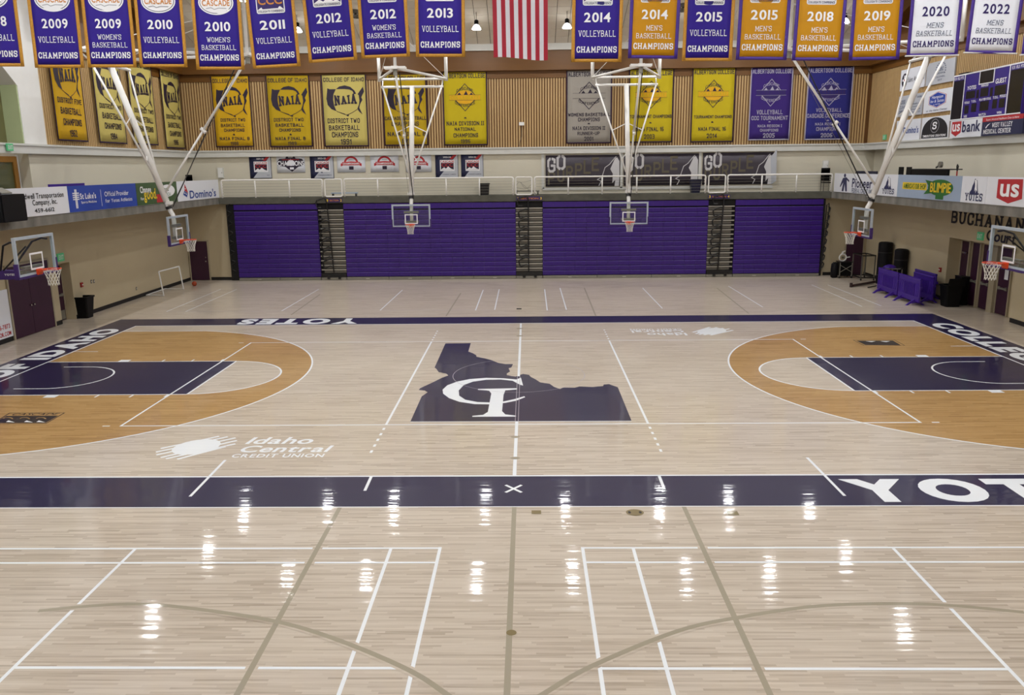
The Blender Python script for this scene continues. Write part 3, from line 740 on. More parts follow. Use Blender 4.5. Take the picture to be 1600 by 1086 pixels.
# far practice lines
for p, q in (((440, 486), (498, 452)), ((594, 485), (629, 453)), ((743, 485), (755, 453)), ((773, 484), (780, 452)), ((855, 485), (851, 452)), ((885, 484), (875, 450)), ((1035, 482), (1004, 450)), ((1192, 480), (1138, 447)), ((260, 487), (345, 452)), ((290, 487), (370, 452)), ((1347, 479), (1268, 445)), ((1377, 478), (1293, 445))):
    fpx([p, q], 0.05)
for p, q in (((260, 487), (498, 485.5)), ((594, 485), (773, 484)), ((855, 484.5), (1060, 482)), ((1138, 447.5), (1260, 446))): fpx([p, q], 0.03, m=FPALE, d=Z2)
for p, q in (((720, 458), (697, 494)), ((913, 450), (931, 494)), ((1120, 450), (1170, 490)), ((500, 460), (455, 492))): fpx([p, q], 0.06, m=FGREY, d=Z2)
# brass floor plates
def disc(px, rx, ry, m=FBRASS, sq=False):
    p = F(*px)
    pts = [(p.x+rx*math.cos(t), p.y+ry*math.sin(t)) for t in [2*math.pi*i/20 for i in range(20)]] if not sq else [(p.x-rx, p.y-ry), (p.x+rx, p.y-ry), (p.x+rx, p.y+ry), (p.x-rx, p.y+ry)]
    return fl('floor_plate', m, FP.poly(MB(), pts, Z4+.0022))
disc((799, 989), .065, .065); disc((838, 800.5), .08, .07, sq=True); disc((1145, 802), .09, .08, sq=True); disc((992, 801), .15, .13)
for dx in (-.09, .09):
    p = F(992, 801); fl('plate_socket', FBLACK, FP.poly(MB(), [(p.x+dx+.025*math.cos(t), p.y+.05*math.sin(t)) for t in [2*math.pi*i/10 for i in range(10)]], 0.0055))
for px in ((805, 683), (805, 716)): disc(px, .10, .07, m=FGREY)
for px in ((812, 513.5), (812, 525)): disc(px, .12, .09, m=FGREY)
p = F(811, 483); MB().box(p.x-.1, p.x+.1, p.y-.05, p.y+.05, 0, .03).build('floor_plate', BLACK, floor)

# ------------------------------------------------------------------ high-bay lamps
def make_lamp():
    t = thing('high_bay_lamp', '', 'lamp', (0, 0, 0), 0, 'high-bay lamps over the court')
    MB().lathe([(.06, .19), (.10, .22), (.10, .38), (.05, .42)], n=12).build('ballast', BLKPL, t, local=True)
    MB().lathe([(.08, .20), (.14, .15), (.20, .05), (.215, .0)], n=16, cap=False).build('shade', SHADE, t, local=True, smooth=True); sh_ = t.children[-1] if False else bpy.data.objects['shade']
    MB().lathe([(.01, -.02), (.16, -.015), (.205, .005)], n=16, cap=False).build('lens', LENS, sh_, local=True)
    MB().tube((0, 0, .0), (0, 0, 1.0), .012, 6).build('rod', GREYD, t, local=True)
    return t
lamp0 = make_lamp(); used = 0
def rodded(x, y, label):
    global used
    z = 11.9
    if used == 0: o = lamp0; o.location = (x, y, z); o['label'] = label; kids_index(o)
    else: o = dup(lamp0, (x, y, z), 0, label)
    used += 1
    return o
LX = [-10.4, -6.9, -2.05, 2.15, 7.1, 10.7]
LROD = []
for x in LX:
    for y in (18.2, 10.8, 3.4, -4.0, -11.4, -18.8): LROD.append((x, y))
for x in (-14.75, 14.8):
    for y in (17.9, 12.9, 7.0, 2.6, -4.0, -9.5, -15.5): LROD.append((x, y))
for i, (x, y) in enumerate(LROD):
    if abs(x+2.05) < .1 and y > 18: lb = 'white high-bay lamp hanging left of the striped flag'
    elif abs(x-2.15) < .1 and y > 18: lb = 'white high-bay lamp half hidden behind the 2014 volleyball pennant'
    elif abs(x+6.9) < .1 and y > 18: lb = 'white high-bay lamp between the 2012 volleyball and 2012 basketball pennants'
    elif x < -14 and y > 17: lb = 'glaring high-bay lamp between the two 2010 pennants'
    else: lb = 'high-bay lamp above the picture, seen only as a glint on the floor'
    rodded(x, y, lb)
for o in list(COL.objects):
    if o.name.startswith('rod') and o.parent:
        L_ = zc(o.parent.location.y)-11.9+.06
        o.scale = (1, 1, L_/1.0); 

# ------------------------------------------------------------------ folded bleachers along the back
YF = 20.0
def bx(px, py=376): return at(px, py, Y=YF).x
SECT = [(bx(369), bx(498.5), 'left end section of the purple bleachers beside the dark gap'), (bx(539), bx(806), 'wide purple bleacher section behind the left far hoop'),
        (bx(848), bx(1105), 'wide purple bleacher section behind the right far hoop'), (bx(1147), bx(1283), 'right end section of the purple bleachers beside the folded black rail')]
NR = 14; ZB, ZT = 0.16, 3.56; PIT = (ZT-ZB)/NR
for (x0, x1, lb) in SECT:
    t = thing('bleacher_section', 'folded '+lb, 'bleachers', ((x0+x1)/2, YF, 0), 0, 'folded purple bleacher sections')
    MB().box(x0+.02, x1-.02, YF+.10, YLOW-.02, .02, 3.9).build('understructure', DARK, t)
    nm = max(1, round((x1-x0)/0.56)); dx = (x1-x0)/nm
    for r in range(NR):
        z0 = ZB+r*PIT; mb = MB()
        for k in range(nm):
            a, c = x0+k*dx+.003, x0+(k+1)*dx-.003
            yb = YF+.16; za, zb, zc_ = z0+.020, z0+PIT-.035, z0+PIT-.006
            pr = [(YF+.035, za), (YF+.01, zb), (YF+.018, zc_-.006), (YF+.045, zc_), (yb, zc_), (yb, za)]
            vs = [(x, y, z) for x in (a, c) for y, z in pr]; n = 6
            mb.cur = 0; mb.add(vs, [tuple(range(n-1, -1, -1)), tuple(range(n, 2*n))]+[(i, (i+1) % n, n+(i+1) % n, n+i) for i in (0, 4, 5)])
            o_ = len(mb.v)-2*n; mb.f += [tuple(o_+q for q in (i, (i+1) % n, n+(i+1) % n, n+i)) for i in (1, 2, 3)]; mb.mi += [0, 1, 1]
        mb.build('seat_row', [SEATP, SEATHIGH], t)  # upper lip faces carry the painted highlight
    mb = MB()
    for k in range(nm): mb.box(x0+k*dx+.003, x0+(k+1)*dx-.003, YF+.02, YF+.16, 3.63, 3.9)
    mb.build('top_row', SEATP, t)
    nk = max(1, round((x1-x0)/2.4)); dk = (x1-x0)/nk
    for k in range(nk):
        MB().box(x0+k*dk+.012, x0+(k+1)*dk-.012, YF-.02, YF+.12, .012, .15).build('kick_panel', GREYM, t)
        xm = x0+(k+.5)*dk
        MB().box(xm-.09, xm+.09, YF-.03, YF-.02, .05, .09).build('latch', ALU, t)
AIS = [(bx(498.5), bx(539), '1', '2', 'left', 1), (bx(806), bx(848), '2', '3', 'middle', 0), (bx(1105), bx(1147), '3', '4', 'right', -1)]
for (x0, x1, na, nb_, where, lean) in AIS:
    t = thing('bleacher_aisle', 'grey stepped %s aisle of the folded bleachers with black looped rail' % where, 'aisle stairs', ((x0+x1)/2, YF, 0), 0, 'folded bleacher aisles')
    MB().box(x0, x1, YF+.14, YLOW-.02, .02, 3.92).build('understructure', DARK, t)
    for r in range(NR):
        z0 = ZB+.2+r*PIT*.965
        xo_ = .16 if lean > 0 else (0 if lean == 0 else 0); xe = .16 if lean < 0 else 0
        MB().box(x0+xo_*.2+.01, x1-xe*.2-.01, YF+.0, YF+.14, z0+.155, z0+.205).build('step_nose', ALU, t)
        MB().box(x0+xo_+.02, x1-xe-.02, YF+.06, YF+.15, z0+.01, z0+.14).build('riser', GREYD, t)
    MB().box(x0+.02, x1-.02, YF-.02, YF+.13, .15, .35).build('end_cover', BLACK, t)
    MB().box(x0+.02, x1-.02, YF-.01, YF+.12, .012, .14).build('kick_panel', GREYM, t)
    for fx in (.3, .72): MB().box(x0+(x1-x0)*fx-.07, x0+(x1-x0)*fx+.07, YF-.06, YF, .06, .2).build('foot', BLACK, t)
    xc = x0+(x1-x0)*.47; xt = xc-lean*.10
    top = (xt-.0, YF-.1, 4.12)
    MB().path([(xc+lean*.06, YF-.06, .4), (xt, YF-.1, 4.0), (xt-.03, YF-.1, 4.14), (xt-.12, YF-.1, 4.2), (xt-.5, YF-.1, 4.08), (xt-.56, YF-.1, 3.95), (xt-.5, YF-.1, 3.72), (xt-.3, YF-.1, 3.72)], .034, 6).build('handrail', BLACK, t)
    for k in range(6):
        zz = 3.42-k*.49; xx = xt+(xc+lean*.06-xt)*(4.0-zz)/3.6
        MB().path([(xx, YF-.1, zz+.1), (xx-.12, YF-.12, zz+.14), (xx-.44, YF-.12, zz+.02), (xx-.5, YF-.12, zz-.06), (xx-.46, YF-.12, zz-.28), (xx-.38, YF-.12, zz-.32), (xx-.12, YF-.12, zz-.22), (xx, YF-.1, zz-.26)], .036, 6).build('rail_loop', BLACK, t)
    # section plate on the slab edge above the aisle
    pl = Plane((x0+.05, YBF-.02, 3.98), (1, 0, 0), (0, 0, 1))
    s_ = thing('section_sign', 'purple section %s and %s plate above the %s aisle' % (na, nb_, where), 'sign', ((x0+x1)/2+.1, YBF-.01, 4.06), 0, 'section plates above the aisles')
    wd = x1-x0-.06
    xa = .42 if lean > 0 else 0.0; xz = wd if lean >= 0 else wd-.3
    if lean < 0: xa = -.1
    q = MB(); pl.slab(q, xa, .0, xz, .19, 0, .012); q.build('plate', INKP, s_)
    pl.text(s_, na, xa+.03, .03, xa+.13, .16, INKY, d=.016, font='bold'); pl.text(s_, nb_, xz-.13, .03, xz-.03, .16, INKY, d=.016, font='bold')
    pl.text(s_, 'SECTION', xa+.2, .05, xz-.2, .14, INKO, d=.016, font='bold')
# dark folding ends
t = thing('bleacher_end', 'black folded end rail left of the purple bleachers', 'bleacher end', (bx(362), YF+.2, 0), 0)
MB().box(bx(356), bx(368)-.0, YF+.12, YLOW-.02, .02, 3.9).build('end_panel', DARK, t)
m = MB()
for k in range(7): m.path([(bx(364), YF+.05, .5+k*.5), (bx(359), YF+.02, .6+k*.5), (bx(359), YF+.02, .85+k*.5), (bx(364), YF+.05, .95+k*.5)], .022, 6)
m.build('end_rail', BLACK, t)
t = thing('bleacher_end', 'black folded end rail with loops right of the purple bleachers', 'bleacher end', (bx(1289), YF+.2, 0), 0)
MB().box(bx(1283)+.01, bx(1287), YF+.1, YLOW-.02, .02, 3.9).build('end_panel', DARK, t)
m = MB().path([(bx(1285), YF, .3), (bx(1288), YF, 3.6), (bx(1291), YF, 3.7), (bx(1292), YF, 3.4), (bx(1285.5), YF, .3)], .03, 6)
for k in range(8): m.path([(bx(1285)+.02*k, YF-.03, .4+k*.4), (bx(1288)+.02*k, YF-.05, .5+k*.4), (bx(1289)+.02*k, YF-.05, .65+k*.4), (bx(1286)+.02*k, YF-.03, .75+k*.4)], .035, 6)
m.build('end_rail', BLACK, t)

# ------------------------------------------------------------------ balcony guard rails along the back
def gx(px, py=292): return at(px, py, Y=YBF).x
ZR = 5.13
def guard(pxs, label):
    xs = [gx(p) for p in pxs]; y = YBF+.06
    t = thing('guard_rail', label, 'railing', ((xs[0]+xs[-1])/2, y, 4.25), 0, 'white balcony guard rails')
    r = .035; a, c = xs[0], xs[-1]
    MB().path([(a, y, 4.25), (a, y, ZR-.09), (a+.03, y, ZR-.02), (a+.1, y, ZR), (c-.1, y, ZR), (c-.03, y, ZR-.02), (c, y, ZR-.09), (c, y, 4.25)], r+.007, 8).build('top_rail', WPIPE, t, smooth=True)
    for x in xs[1:-1]: MB().tube((x, y, 4.25), (x, y, ZR-.03), .037, 8).build('post', WPIPE, t, smooth=True)
    for k in range(5): MB().tube((a, y, 4.38+k*.14), (c, y, 4.38+k*.14), .007, 4).build('cable', GREYM, t)
    for x in (a+.02, c-.02):
        m = MB()
        for k in range(5): m.box(x-.04, x+.04, y-.03, y+.03, 4.36+k*.14, 4.4+k*.14)
        m.build('cable_clamp', WPIPE, t)
    return t
guard([345.5, 398, 451.5, 503.5], 'white cable guard rail at the left end of the back balcony')
guard([537.5, 590, 643, 697, 749, 802], 'white cable guard rail between the left and middle aisle gates')
guard([835.5, 888, 941, 995, 1048, 1102.5], 'white cable guard rail in front of the dark stencil banners')
guard([1137, 1190.5, 1244.5, 1300], 'white cable guard rail at the right end of the back balcony')
def gate(p0, p1, label, net=False):
    a, c = gx(p0), gx(p1); y = YBF-.0; z0, z1 = 4.27, ZR
    t = thing('aisle_gate', label, 'gate', ((a+c)/2, y, 4.27), 0, 'white hoop gates above the aisles')
    q = .08
    MB().path([(a+q, y, z0), (c-q, y, z0), (c-.02, y, z0+.02), (c, y, z0+q), (c, y, z1-q), (c-.02, y, z1-.02), (c-q, y, z1), (a+q, y, z1), (a+.02, y, z1-.02), (a, y, z1-q), (a, y, z0+q), (a+.02, y, z0+.02)], .035, 8, closed=True).build('hoop_frame', WPIPE, t, smooth=True)
    if net:
        m = MB()
        for p in ([(a, y, 4.95), (a+.3, y, 4.88), (c, y, 4.97)], [(a, y, 4.7), (a+.2, y, 4.9), (a+.45, y, 4.6), (c, y, 4.62)], [(a, y, 4.5), (a+.4, y, 4.42), (c, y, 4.55)], [(a+.25, y, 4.88), (c-.1, y, 4.45)], [(a, y, 4.62), (a+.5, y, 4.56), (c, y, 4.8)]): m.path([tuple(v) for v in smooth(p, 4)], .008, 4)
        m.build('slack_cord', GREYD, t)
    else:
        for k in range(4): MB().tube((a, y, 4.4+k*.17), (c, y, 4.4+k*.17), .006, 4).build('cable', GREYM, t)
gate(507.5, 534, 'white hoop gate above the left aisle'); gate(806, 831, 'white hoop gate with slack cords above the middle aisle', True); gate(1107, 1133, 'white hoop gate above the right aisle')

# ------------------------------------------------------------------ sponsor boards on the side balcony fronts
PLL = Plane((XBL+.045, 0, 4.25), (0, 1, 0), (0, 0, 1)); PRR = Plane((XBR-.045, 0, 4.25), (0, -1, 0), (0, 0, 1))
def board(pl, p0, p1, m, label, left):
    X = pl.o.x; ya, yb = at(p0[0], p0[1], X=X).y, at(p1[0], p1[1], X=X).y
    ya, yb = min(ya, yb)+.01, max(ya, yb)-.01
    t = thing('sponsor_sign', label, 'sign', (X, (ya+yb)/2, 4.28), 0, 'sponsor boards on the balcony fronts')
    q = MB().box(min(X, X-.03 if left else X+.03), max(X, X-.03 if left else X+.03), ya, yb, 4.28, 5.17)
    q.build('panel', m, t)
    return t
bt = board(PLL, (-60, 320), (4, 320), SIGNW, 'white board with orange ball and purple shape at the left edge', True)
q = MB(); PLL.poly(q, [(2.05, .62), (2.45, .62), (2.45, .86), (2.05, .86)], .004); q.build('purple_mark', INKP, bt)
q = MB(); PLL.poly(q, [(2.36+.16*math.cos(t), .36+.16*math.sin(t)) for t in [i*math.pi/8 for i in range(16)]], .004); q.build('ball_mark', INKO, bt)
bt = board(PLL, (4, 320), (107, 312), SIGNW, 'white transportation company board with a phone number', True)
PLL.ptext(bt, 'Caldwell Transportation', 28, 312, 98.5, 299.5, INKB, font='bold')
PLL.ptext(bt, 'Company, Inc.', 51, 321, 88.5, 310, INKB, font='bold')
PLL.ptext(bt, '459-6612', 54.5, 333, 84.5, 323.5, INKB, font='bold')
bt = board(PLL, (107, 312), (213, 302), SIGNB, 'blue sports medicine board with a white striped cross', True)
u0, u1 = PLL.uv(114, 312)[0], PLL.uv(124, 310)[0]; um = (u0+u1)/2; wdt = u1-u0
q = MB()
for k in range(4): PLL.rect(q, u0, .44+k*.07, u1, .475+k*.07, .004)
for k in (-.16, 0.02): PLL.rect(q, um+k*wdt, .15, um+(k+.13)*wdt, .8, .0055)
q.build('cross_mark', INKW, bt)
PLL.ptext(bt, "St Luke's", 125.3, 311.5, 149, 300.5, INKW, font='bold'); PLL.ptext(bt, 'Sports Medicine', 127, 318, 150.5, 312.5, INKW)
q = MB(); uu = PLL.uv(158, 310)[0]; PLL.rect(q, uu, .15, uu+.02, .75, .004); q.build('divider', INKW, bt)
PLL.ptext(bt, 'Official Provider', 163.5, 307, 200, 297.3, INKW); PLL.ptext(bt, 'for Yotes Athletics', 165, 316.8, 206, 307.8, INKW)
bt = board(PLL, (213, 302), (276.5, 297), SIGNG, 'dark green board reading change for good', True)
PLL.ptext(bt, 'Change', 219, 301.5, 235, 290.8, INKW, font='bold'); PLL.ptext(bt, 'for', 220, 313, 225, 308, INKW, font='bold'); PLL.ptext(bt, 'good.', 225.5, 311.5, 244, 294, INKY, font='bold')
q = MB(); uq, vq = PLL.uv(262, 301); PLL.poly(q, [(uq+.75*math.cos(a), .55+.26*math.sin(a)) for a in [i*math.pi/8 for i in range(16)]], .004); q.build('badge_mark', INKW, bt)
PLL.ptext(bt, '208', 256.5, 299, 263, 293.5, INKG, font='bold', d=.008); PLL.ptext(bt, 'ICCU', 258, 306, 266, 300.5, INKG, font='bold', d=.008)
q = MB(); uq, vq = PLL.uv(249.5, 309); PLL.rect(q, uq-.3, .08, uq+.4, .42, .004); q.build('red_mark', INKR, bt)
bt = board(PLL, (276.5, 297), (341.5, 291), SIGNW, 'white pizza board with a domino mark and blue name', True)
def domino(pl, tgt, u, v, h, wd):
    q = MB(); pl.poly(q, [(u, v+h*.5), (u+wd*.5, v+h*.28), (u+wd*.34, v+h*.62+.0), (u+wd*.1, v+h)][::1], .004); q.build('domino_red', INKR, tgt)
    q = MB(); pl.poly(q, [(u, v+h*.48), (u+wd*.45, v+h*.28), (u+wd*.28, v-.02), (u-wd*.22, v+h*.2)], .004); q.build('domino_blue', INKBL, tgt)
    q = MB(); pl.poly(q, [(u+wd*.12+.06*wd*4*math.cos(a)*.3, v+h*.62+.05*h*math.sin(a)) for a in [i*math.pi/4 for i in range(8)]], .008)
    for cu, cv in ((.02, .3), (.22, .22)): pl.poly(q, [(u+wd*cu+.07*wd*math.cos(a), v+h*cv+.05*h*math.sin(a)) for a in [i*math.pi/4 for i in range(8)]], .008)
    q.build('domino_pip', INKW, tgt)
uq, vq = PLL.uv(288, 298); domino(PLL, bt, uq, .2, .6, .8)
PLL.ptext(bt, "Domino's", 296.8, 310.5, 336.5, 294.5, INKBL, font='bold')
# right side
bt = board(PRR, (1303.5, 284), (1374, 288), SIGNW, 'white credit union board with a dark pioneer mark', False)
PRR.ptext(bt, 'Pioneer', 1331, 293, 1363.5, 279.5, INKN, font='bold'); PRR.ptext(bt, 'FEDERAL CREDIT UNION', 1330.5, 301, 1368, 296.5, INKS, font='bold')
q = MB(); uq, vq = PRR.uv(1320, 290)
PRR.poly(q, [(uq-.35, .08), (uq-.12, .08), (uq-.02, .42), (uq+.12, .08), (uq+.32, .08), (uq+.2, .62), (uq+.5, .52), (uq+.52, .6), (uq+.15, .74), (uq-.3, .7), (uq-.62, .3), (uq-.55, .26), (uq-.22, .5)], .004); PRR.poly(q, [(uq-.06+.13*math.cos(a_), .82+.09*math.sin(a_)) for a_ in [i*math.pi/6 for i in range(12)]], .004)
q.build('pioneer_mark', INKN, bt)
def yotes(x0, y0, x1, y1, tx0, ty0, tx1, ty1, label, p0, p1, m=SIGNW):
    bt = board(PRR, p0, p1, m, label, False)
    PRR.ptext(bt, 'YOTES', tx0, ty0, tx1, ty1, INKN, font='slab', wt=1.9)
    a = PRR.uv(x0, y0); c = PRR.uv(x1, y1); W_ = c[0]-a[0]; H_ = c[1]-a[1]
    E_ = lambda pts: [(a[0]+W_*x, a[1]+H_*y) for x, y in pts]
    q = MB(); PRR.poly(q, E_([(0, 0), (.08, .18), (.22, .3), (.3, .55), (.42, .72), (.5, .97), (.58, .99), (.62, .9), (.78, .88), (.86, .5), (.95, .2), (1, 0)]), .004); q.build('howl_mark', INKN, bt)
    q = MB(); PRR.poly(q, E_([(.52, .9), (.6, .93), (.76, .84), (.8, .5), (.88, .2), (.78, .3), (.72, .08), (.66, .35), (.56, .2), (.6, .55)]), .008); q.build('howl_mark_light', INKW, bt)
    return bt
yotes(1381, 295, 1394, 276, 1378, 302.5, 1397.5, 295, 'narrow white board with howling mark beside the pole', (1374, 288), (1402.5, 290))
bt = board(PRR, (1402.5, 290), (1502, 295), SIGNGY, 'grey blue sandwich board with a green airship', False)
q = MB(); a = PRR.uv(1449, 302); c = PRR.uv(1491, 281); uc, vc = (a[0]+c[0])/2, .48
PRR.poly(q, [(uc+(c[0]-a[0])/2*math.cos(t), vc+.3*math.sin(t)) for t in [i*math.pi/12 for i in range(24)]], .004)
PRR.poly(q, [(a[0]+.1, vc), (a[0]-.25, vc+.27), (a[0]+.5, vc+.2)], .005); PRR.poly(q, [(a[0]+.1, vc), (a[0]-.3, vc-.27), (a[0]+.5, vc-.2)], .005); PRR.rect(q, uc-.3, vc-.42, uc+.3, vc-.25, .005)
q.build('airship_mark', INKG, bt)
PRR.ptext(bt, 'BLIMPIE', 1453, 300, 1487, 286.5, INKY, font='bold', d=.01)
q = MB(); p = [PRR.uv(*z) for z in ((1410, 295), (1411, 284.5), (1448, 286), (1448, 297.5))]; PRR.poly(q, p, .004); q.build('ribbon_mark', INKY, bt)
PRR.ptext(bt, "AMERICA'S SUB SHOP", 1412, 294, 1447, 287.5, INKG, font='bold', d=.009)
yotes(1514, 304, 1531, 279, 1507, 313, 1536, 302.5, 'white board with howling mark between airship and bank boards', (1502, 295), (1541, 297))
bt = board(PRR, (1541, 297), (1660, 300), SIGNW, 'white bank board with a red shield at the right edge', False)
q = MB(); p = [PRR.uv(*z) for z in ((1560, 280), (1599, 280), (1597, 311), (1575, 318), (1557, 309))]; PRR.poly(q, p, .004); q.build('shield_mark', INKR, bt)
PRR.ptext(bt, 'us', 1562, 307, 1594, 288, INKW, font='bold', d=.01)
PRR.ptext(bt, 'bank', 1603, 312, 1650, 288, INKN, font='bold', d=.01)
# loudspeaker in front of the left boards
t = thing('loudspeaker', 'black loudspeaker hung over the left balcony board', 'speaker', (XBL+.3, at(24, 330, X=XBL+.3).y, 4.1), 0)
sa, sb = at(5, 325, X=XBL+.55).y, at(43, 325, X=XBL+.55).y
MB().box(XBL+.1, XBL+.5, sa, sb, 4.22, 5.02).build('cabinet', BLKPL, t)
MB().box(XBL+.5, XBL+.53, sa+.03, sb-.03, 4.25, 4.99).build('grille', MATBK, bpy.data.objects['cabinet'])
MB().bar((XBL+.06, (sa+sb)/2, 5.2), (XBL+.35, (sa+sb)/2, 5.05), .5, .03).build('bracket', GREYM, t)

# ------------------------------------------------------------------ cloth helpers
def sheet(pl, u0, v0, u1, v1, nu, nv, th=0.006, d=0.0, mb=None):
    """thin cloth following its plane's waves, with a back and edges"""
    mb = mb or MB(); vs = []
    for dd in (d, d-th):
        for j in range(nv+1):
            for i in range(nu+1): vs.append(pl.P(u0+(u1-u0)*i/nu, v0+(v1-v0)*j/nv, dd))
    k = (nu+1)*(nv+1); fs = []
    for j in range(nv):
        for i in range(nu):
            a = j*(nu+1)+i; fs.append((a, a+1, a+nu+2, a+nu+1)); fs.append((k+a, k+a+nu+1, k+a+nu+2, k+a+1))
    for i in range(nu): a = i; c = nv*(nu+1)+i; fs.append((a, k+a, k+a+1, a+1)); fs.append((c, c+1, k+c+1, k+c))
    for j in range(nv): a = j*(nu+1); c = a+nu; fs.append((a, a+nu+1, k+a+nu+1, k+a)); fs.append((c, k+c, k+c+nu+1, c+nu+1))
    return mb.add(vs, fs)
def waver(amp, fu, fv, ph): return lambda u, v: amp*(math.sin(fu*u+ph)+0.5*math.sin(fv*v+fu*.6*u+1.7*ph))

# ------------------------------------------------------------------ champion pennants and the flag over mid-court
YP = -1.0
def pennant(px0, px1, ybl, ybr, year, sport, style, label, logo):
    a, c = at(px0, ybl, Y=YP), at(px1, ybr, Y=YP)
    W_ = c.x-a.x; tilt = (c.z-a.z)/W_; H_ = W_*1.72; k = W_/77.0
    pl = Plane((a.x, YP, a.z), Vector((1, 0, tilt)).normalized(), Vector((-tilt, 0, 1)).normalized(), waver(0.006, 5.5, 3.0, px0*.37))
    t = thing('champion_pennant', label, 'banner', (a.x+W_/2, YP, a.z+H_), 0, 'champion pennants over mid-court')
    cl, bd, ink, ink2 = {'p': (PENP, FRINGE, INKW, INKW), 'g': (PENG, BORDP, INKW, INKW), 'w': (PENW, BORDP, INKP, INKS)}[style]
    bw = 5.2*k
    sheet(pl, bw, bw*.9, W_-bw, H_, 8, 12).build('cloth', cl, t, smooth=True)
    m = MB(); sheet(pl, 0, 0, bw, H_, 1, 12, d=.003, mb=m); sheet(pl, W_-bw, 0, W_, H_, 1, 12, d=.003, mb=m); sheet(pl, bw, 0, W_-bw, bw*.9, 8, 1, d=.003, mb=m)
    m.build('border', bd, t, smooth=True)
    L = lambda s_, cx, v0, v1, wd, **q: pl.text(t, s_, W_/2-wd*k/2, v0*k*.965, W_/2+wd*k/2, v1*k*.965, q.pop('m', ink), d=.008, **q)
    L(year, 0, 59.5, 74, 40, font='bold', gap=.14)
    if sport == 'v':
        L('VOLLEYBALL', 0, 38, 47.5, 57, font='slab', wt=1.25)
    else:
        top = {'w': "WOMEN'S", 'm': "MEN'S", 'n': 'MENS'}[sport]
        L(top, 0, 42.5, 50.5, {'w': 37, 'm': 25, 'n': 25}[sport], font='slab', wt=1.2, m=ink2, shear=(.15 if sport == 'n' else 0))
        L('BASKETBALL', 0, 30.5, 38.5, 54, font='slab', wt=1.2, m=ink2, shear=(.15 if sport == 'n' else 0))
    L('CHAMPIONS', 0, 14, 23.8, 61.5, font='slab', wt=2.1)
    if logo == 'oval':
        cx, cy = W_/2, 99.5*k
        for rx, ry, mm, dd, nm in ((27.5, 18, INKW, .006, 'patch'), (25.5, 16.2, INKN, .008, 'patch_ring'), (24.5, 15.3, INKW, .010, 'patch_centre')):
            q = MB(); pl.poly(q, [(cx+rx*k*math.cos(i*math.pi/16), cy+ry*k*math.sin(i*math.pi/16)) for i in range(32)], dd); po_ = q.build(nm, mm, t if nm == 'patch' else pt_); pt_ = po_ if nm == 'patch' else pt_
        pl.text(pt_, 'CASCADE', cx-21.5*k, cy-5*k, cx+21.5*k, cy+4*k, INKO, font='bold', d=.020)
        q = MB(); pl.line(q, [(cx-16*k, cy-9*k), (cx-8*k, cy-7.4*k), (cx-3*k, cy-10*k), (cx+4*k, cy-8*k), (cx+16*k, cy-8.6*k)], 1.0*k, .018); q.build('patch_mountains', INKGR, pt_)
    else:
        v0 = 81.5*k; hw = 22.5*k; hh = 30*k
        def rr(d0, g, mm, nm):
            r = 3*k; pts = []
            for cx, cy, a0 in ((W_/2+hw-g-r, v0+g+r, -90), (W_/2+hw-g-r, v0+hh-g-r, 0), (W_/2-hw+g+r, v0+hh-g-r, 90), (W_/2-hw+g+r, v0+g+r, 180)):
                pts += [(cx+r*math.cos(math.radians(a0+22.5*i)), cy+r*math.sin(math.radians(a0+22.5*i))) for i in range(5)]
            q = MB(); pl.poly(q, pts, d0); return q.build(nm, mm, t)
        pt_ = rr(.006, 0, INKW, 'patch')
        q = MB(); pl.rect(q, W_/2-hw+1.5*k, v0+5.5*k, W_/2+hw-1.5*k, v0+hh-1.5*k, .011); q.build('patch_field', INKP, pt_)
        q = MB(); pl.poly(q, [(W_/2-hw+1.5*k, v0+5.4*k), (W_/2-12*k, v0+11*k), (W_/2-6*k, v0+7.5*k), (W_/2+2*k, v0+13.5*k), (W_/2+10*k, v0+7.5*k), (W_/2+15*k, v0+10*k), (W_/2+hw-1.5*k, v0+5.4*k)], .015); q.build('patch_mountains', INKW, pt_)
        pl.text(pt_, 'COLLEGIATE CONFERENCE', W_/2-20.5*k, v0+1.6*k, W_/2+20.5*k, v0+4.6*k, INKN, font='bold', d=.016)
        pl.text(pt_, 'CCC', W_/2-19*k, v0+13*k, W_/2+19*k, v0+25*k, INKO, font='bold', d=.020)
    b_ = pl.P(-.04, H_-.02); c_ = pl.P(W_+.04, H_-.02)
    MB().tube(b_, c_, .018, 8).build('hanging_rod', GREYM, t)
    for u in (.1*W_, .9*W_):
        p = pl.P(u, H_-.02); MB().tube(p, (p.x, p.y, zc(YP)), .006, 4).build('cord', GREYD, t)
    if style == 'w': MB().tube(pl.P(-.03, .02), pl.P(W_+.03, .02), .018, 6).build('bottom_rod', WPIPE, t)
    return t
pennant(-41, 38, 104, 104, '2008', 'v', 'p', "purple gold-fringed pennant at the far left, cut by the picture edge", 'oval')
pennant(55, 132, 106, 106, '2009', 'v', 'p', "purple gold-fringed 2009 volleyball pennant, second from the left edge", 'oval')
pennant(137.5, 214, 105.5, 105.5, '2009', 'w', 'p', "purple gold-fringed 2009 women's basketball pennant, third from the left edge", 'oval')
pennant(218.5, 293, 105, 105, '2010', 'v', 'p', "purple gold-fringed 2010 volleyball pennant, fourth from the left edge", 'oval')
pennant(307, 382.5, 109, 109, '2010', 'w', 'p', "purple gold-fringed 2010 women's basketball pennant, fifth from the left edge", 'oval')
pennant(395.5, 470, 107.5, 103.5, '2011', 'v', 'p', "purple gold-fringed 2011 volleyball pennant, sixth from the left edge", 'low')
pennant(483, 558.5, 98.5, 93.5, '2012', 'v', 'p', "purple gold-fringed 2012 volleyball pennant, third to the left of the flag", 'ccc')
pennant(565, 641, 91.5, 88.5, '2012', 'w', 'p', "purple gold-fringed 2012 women's basketball pennant, second to the left of the flag", 'ccc')
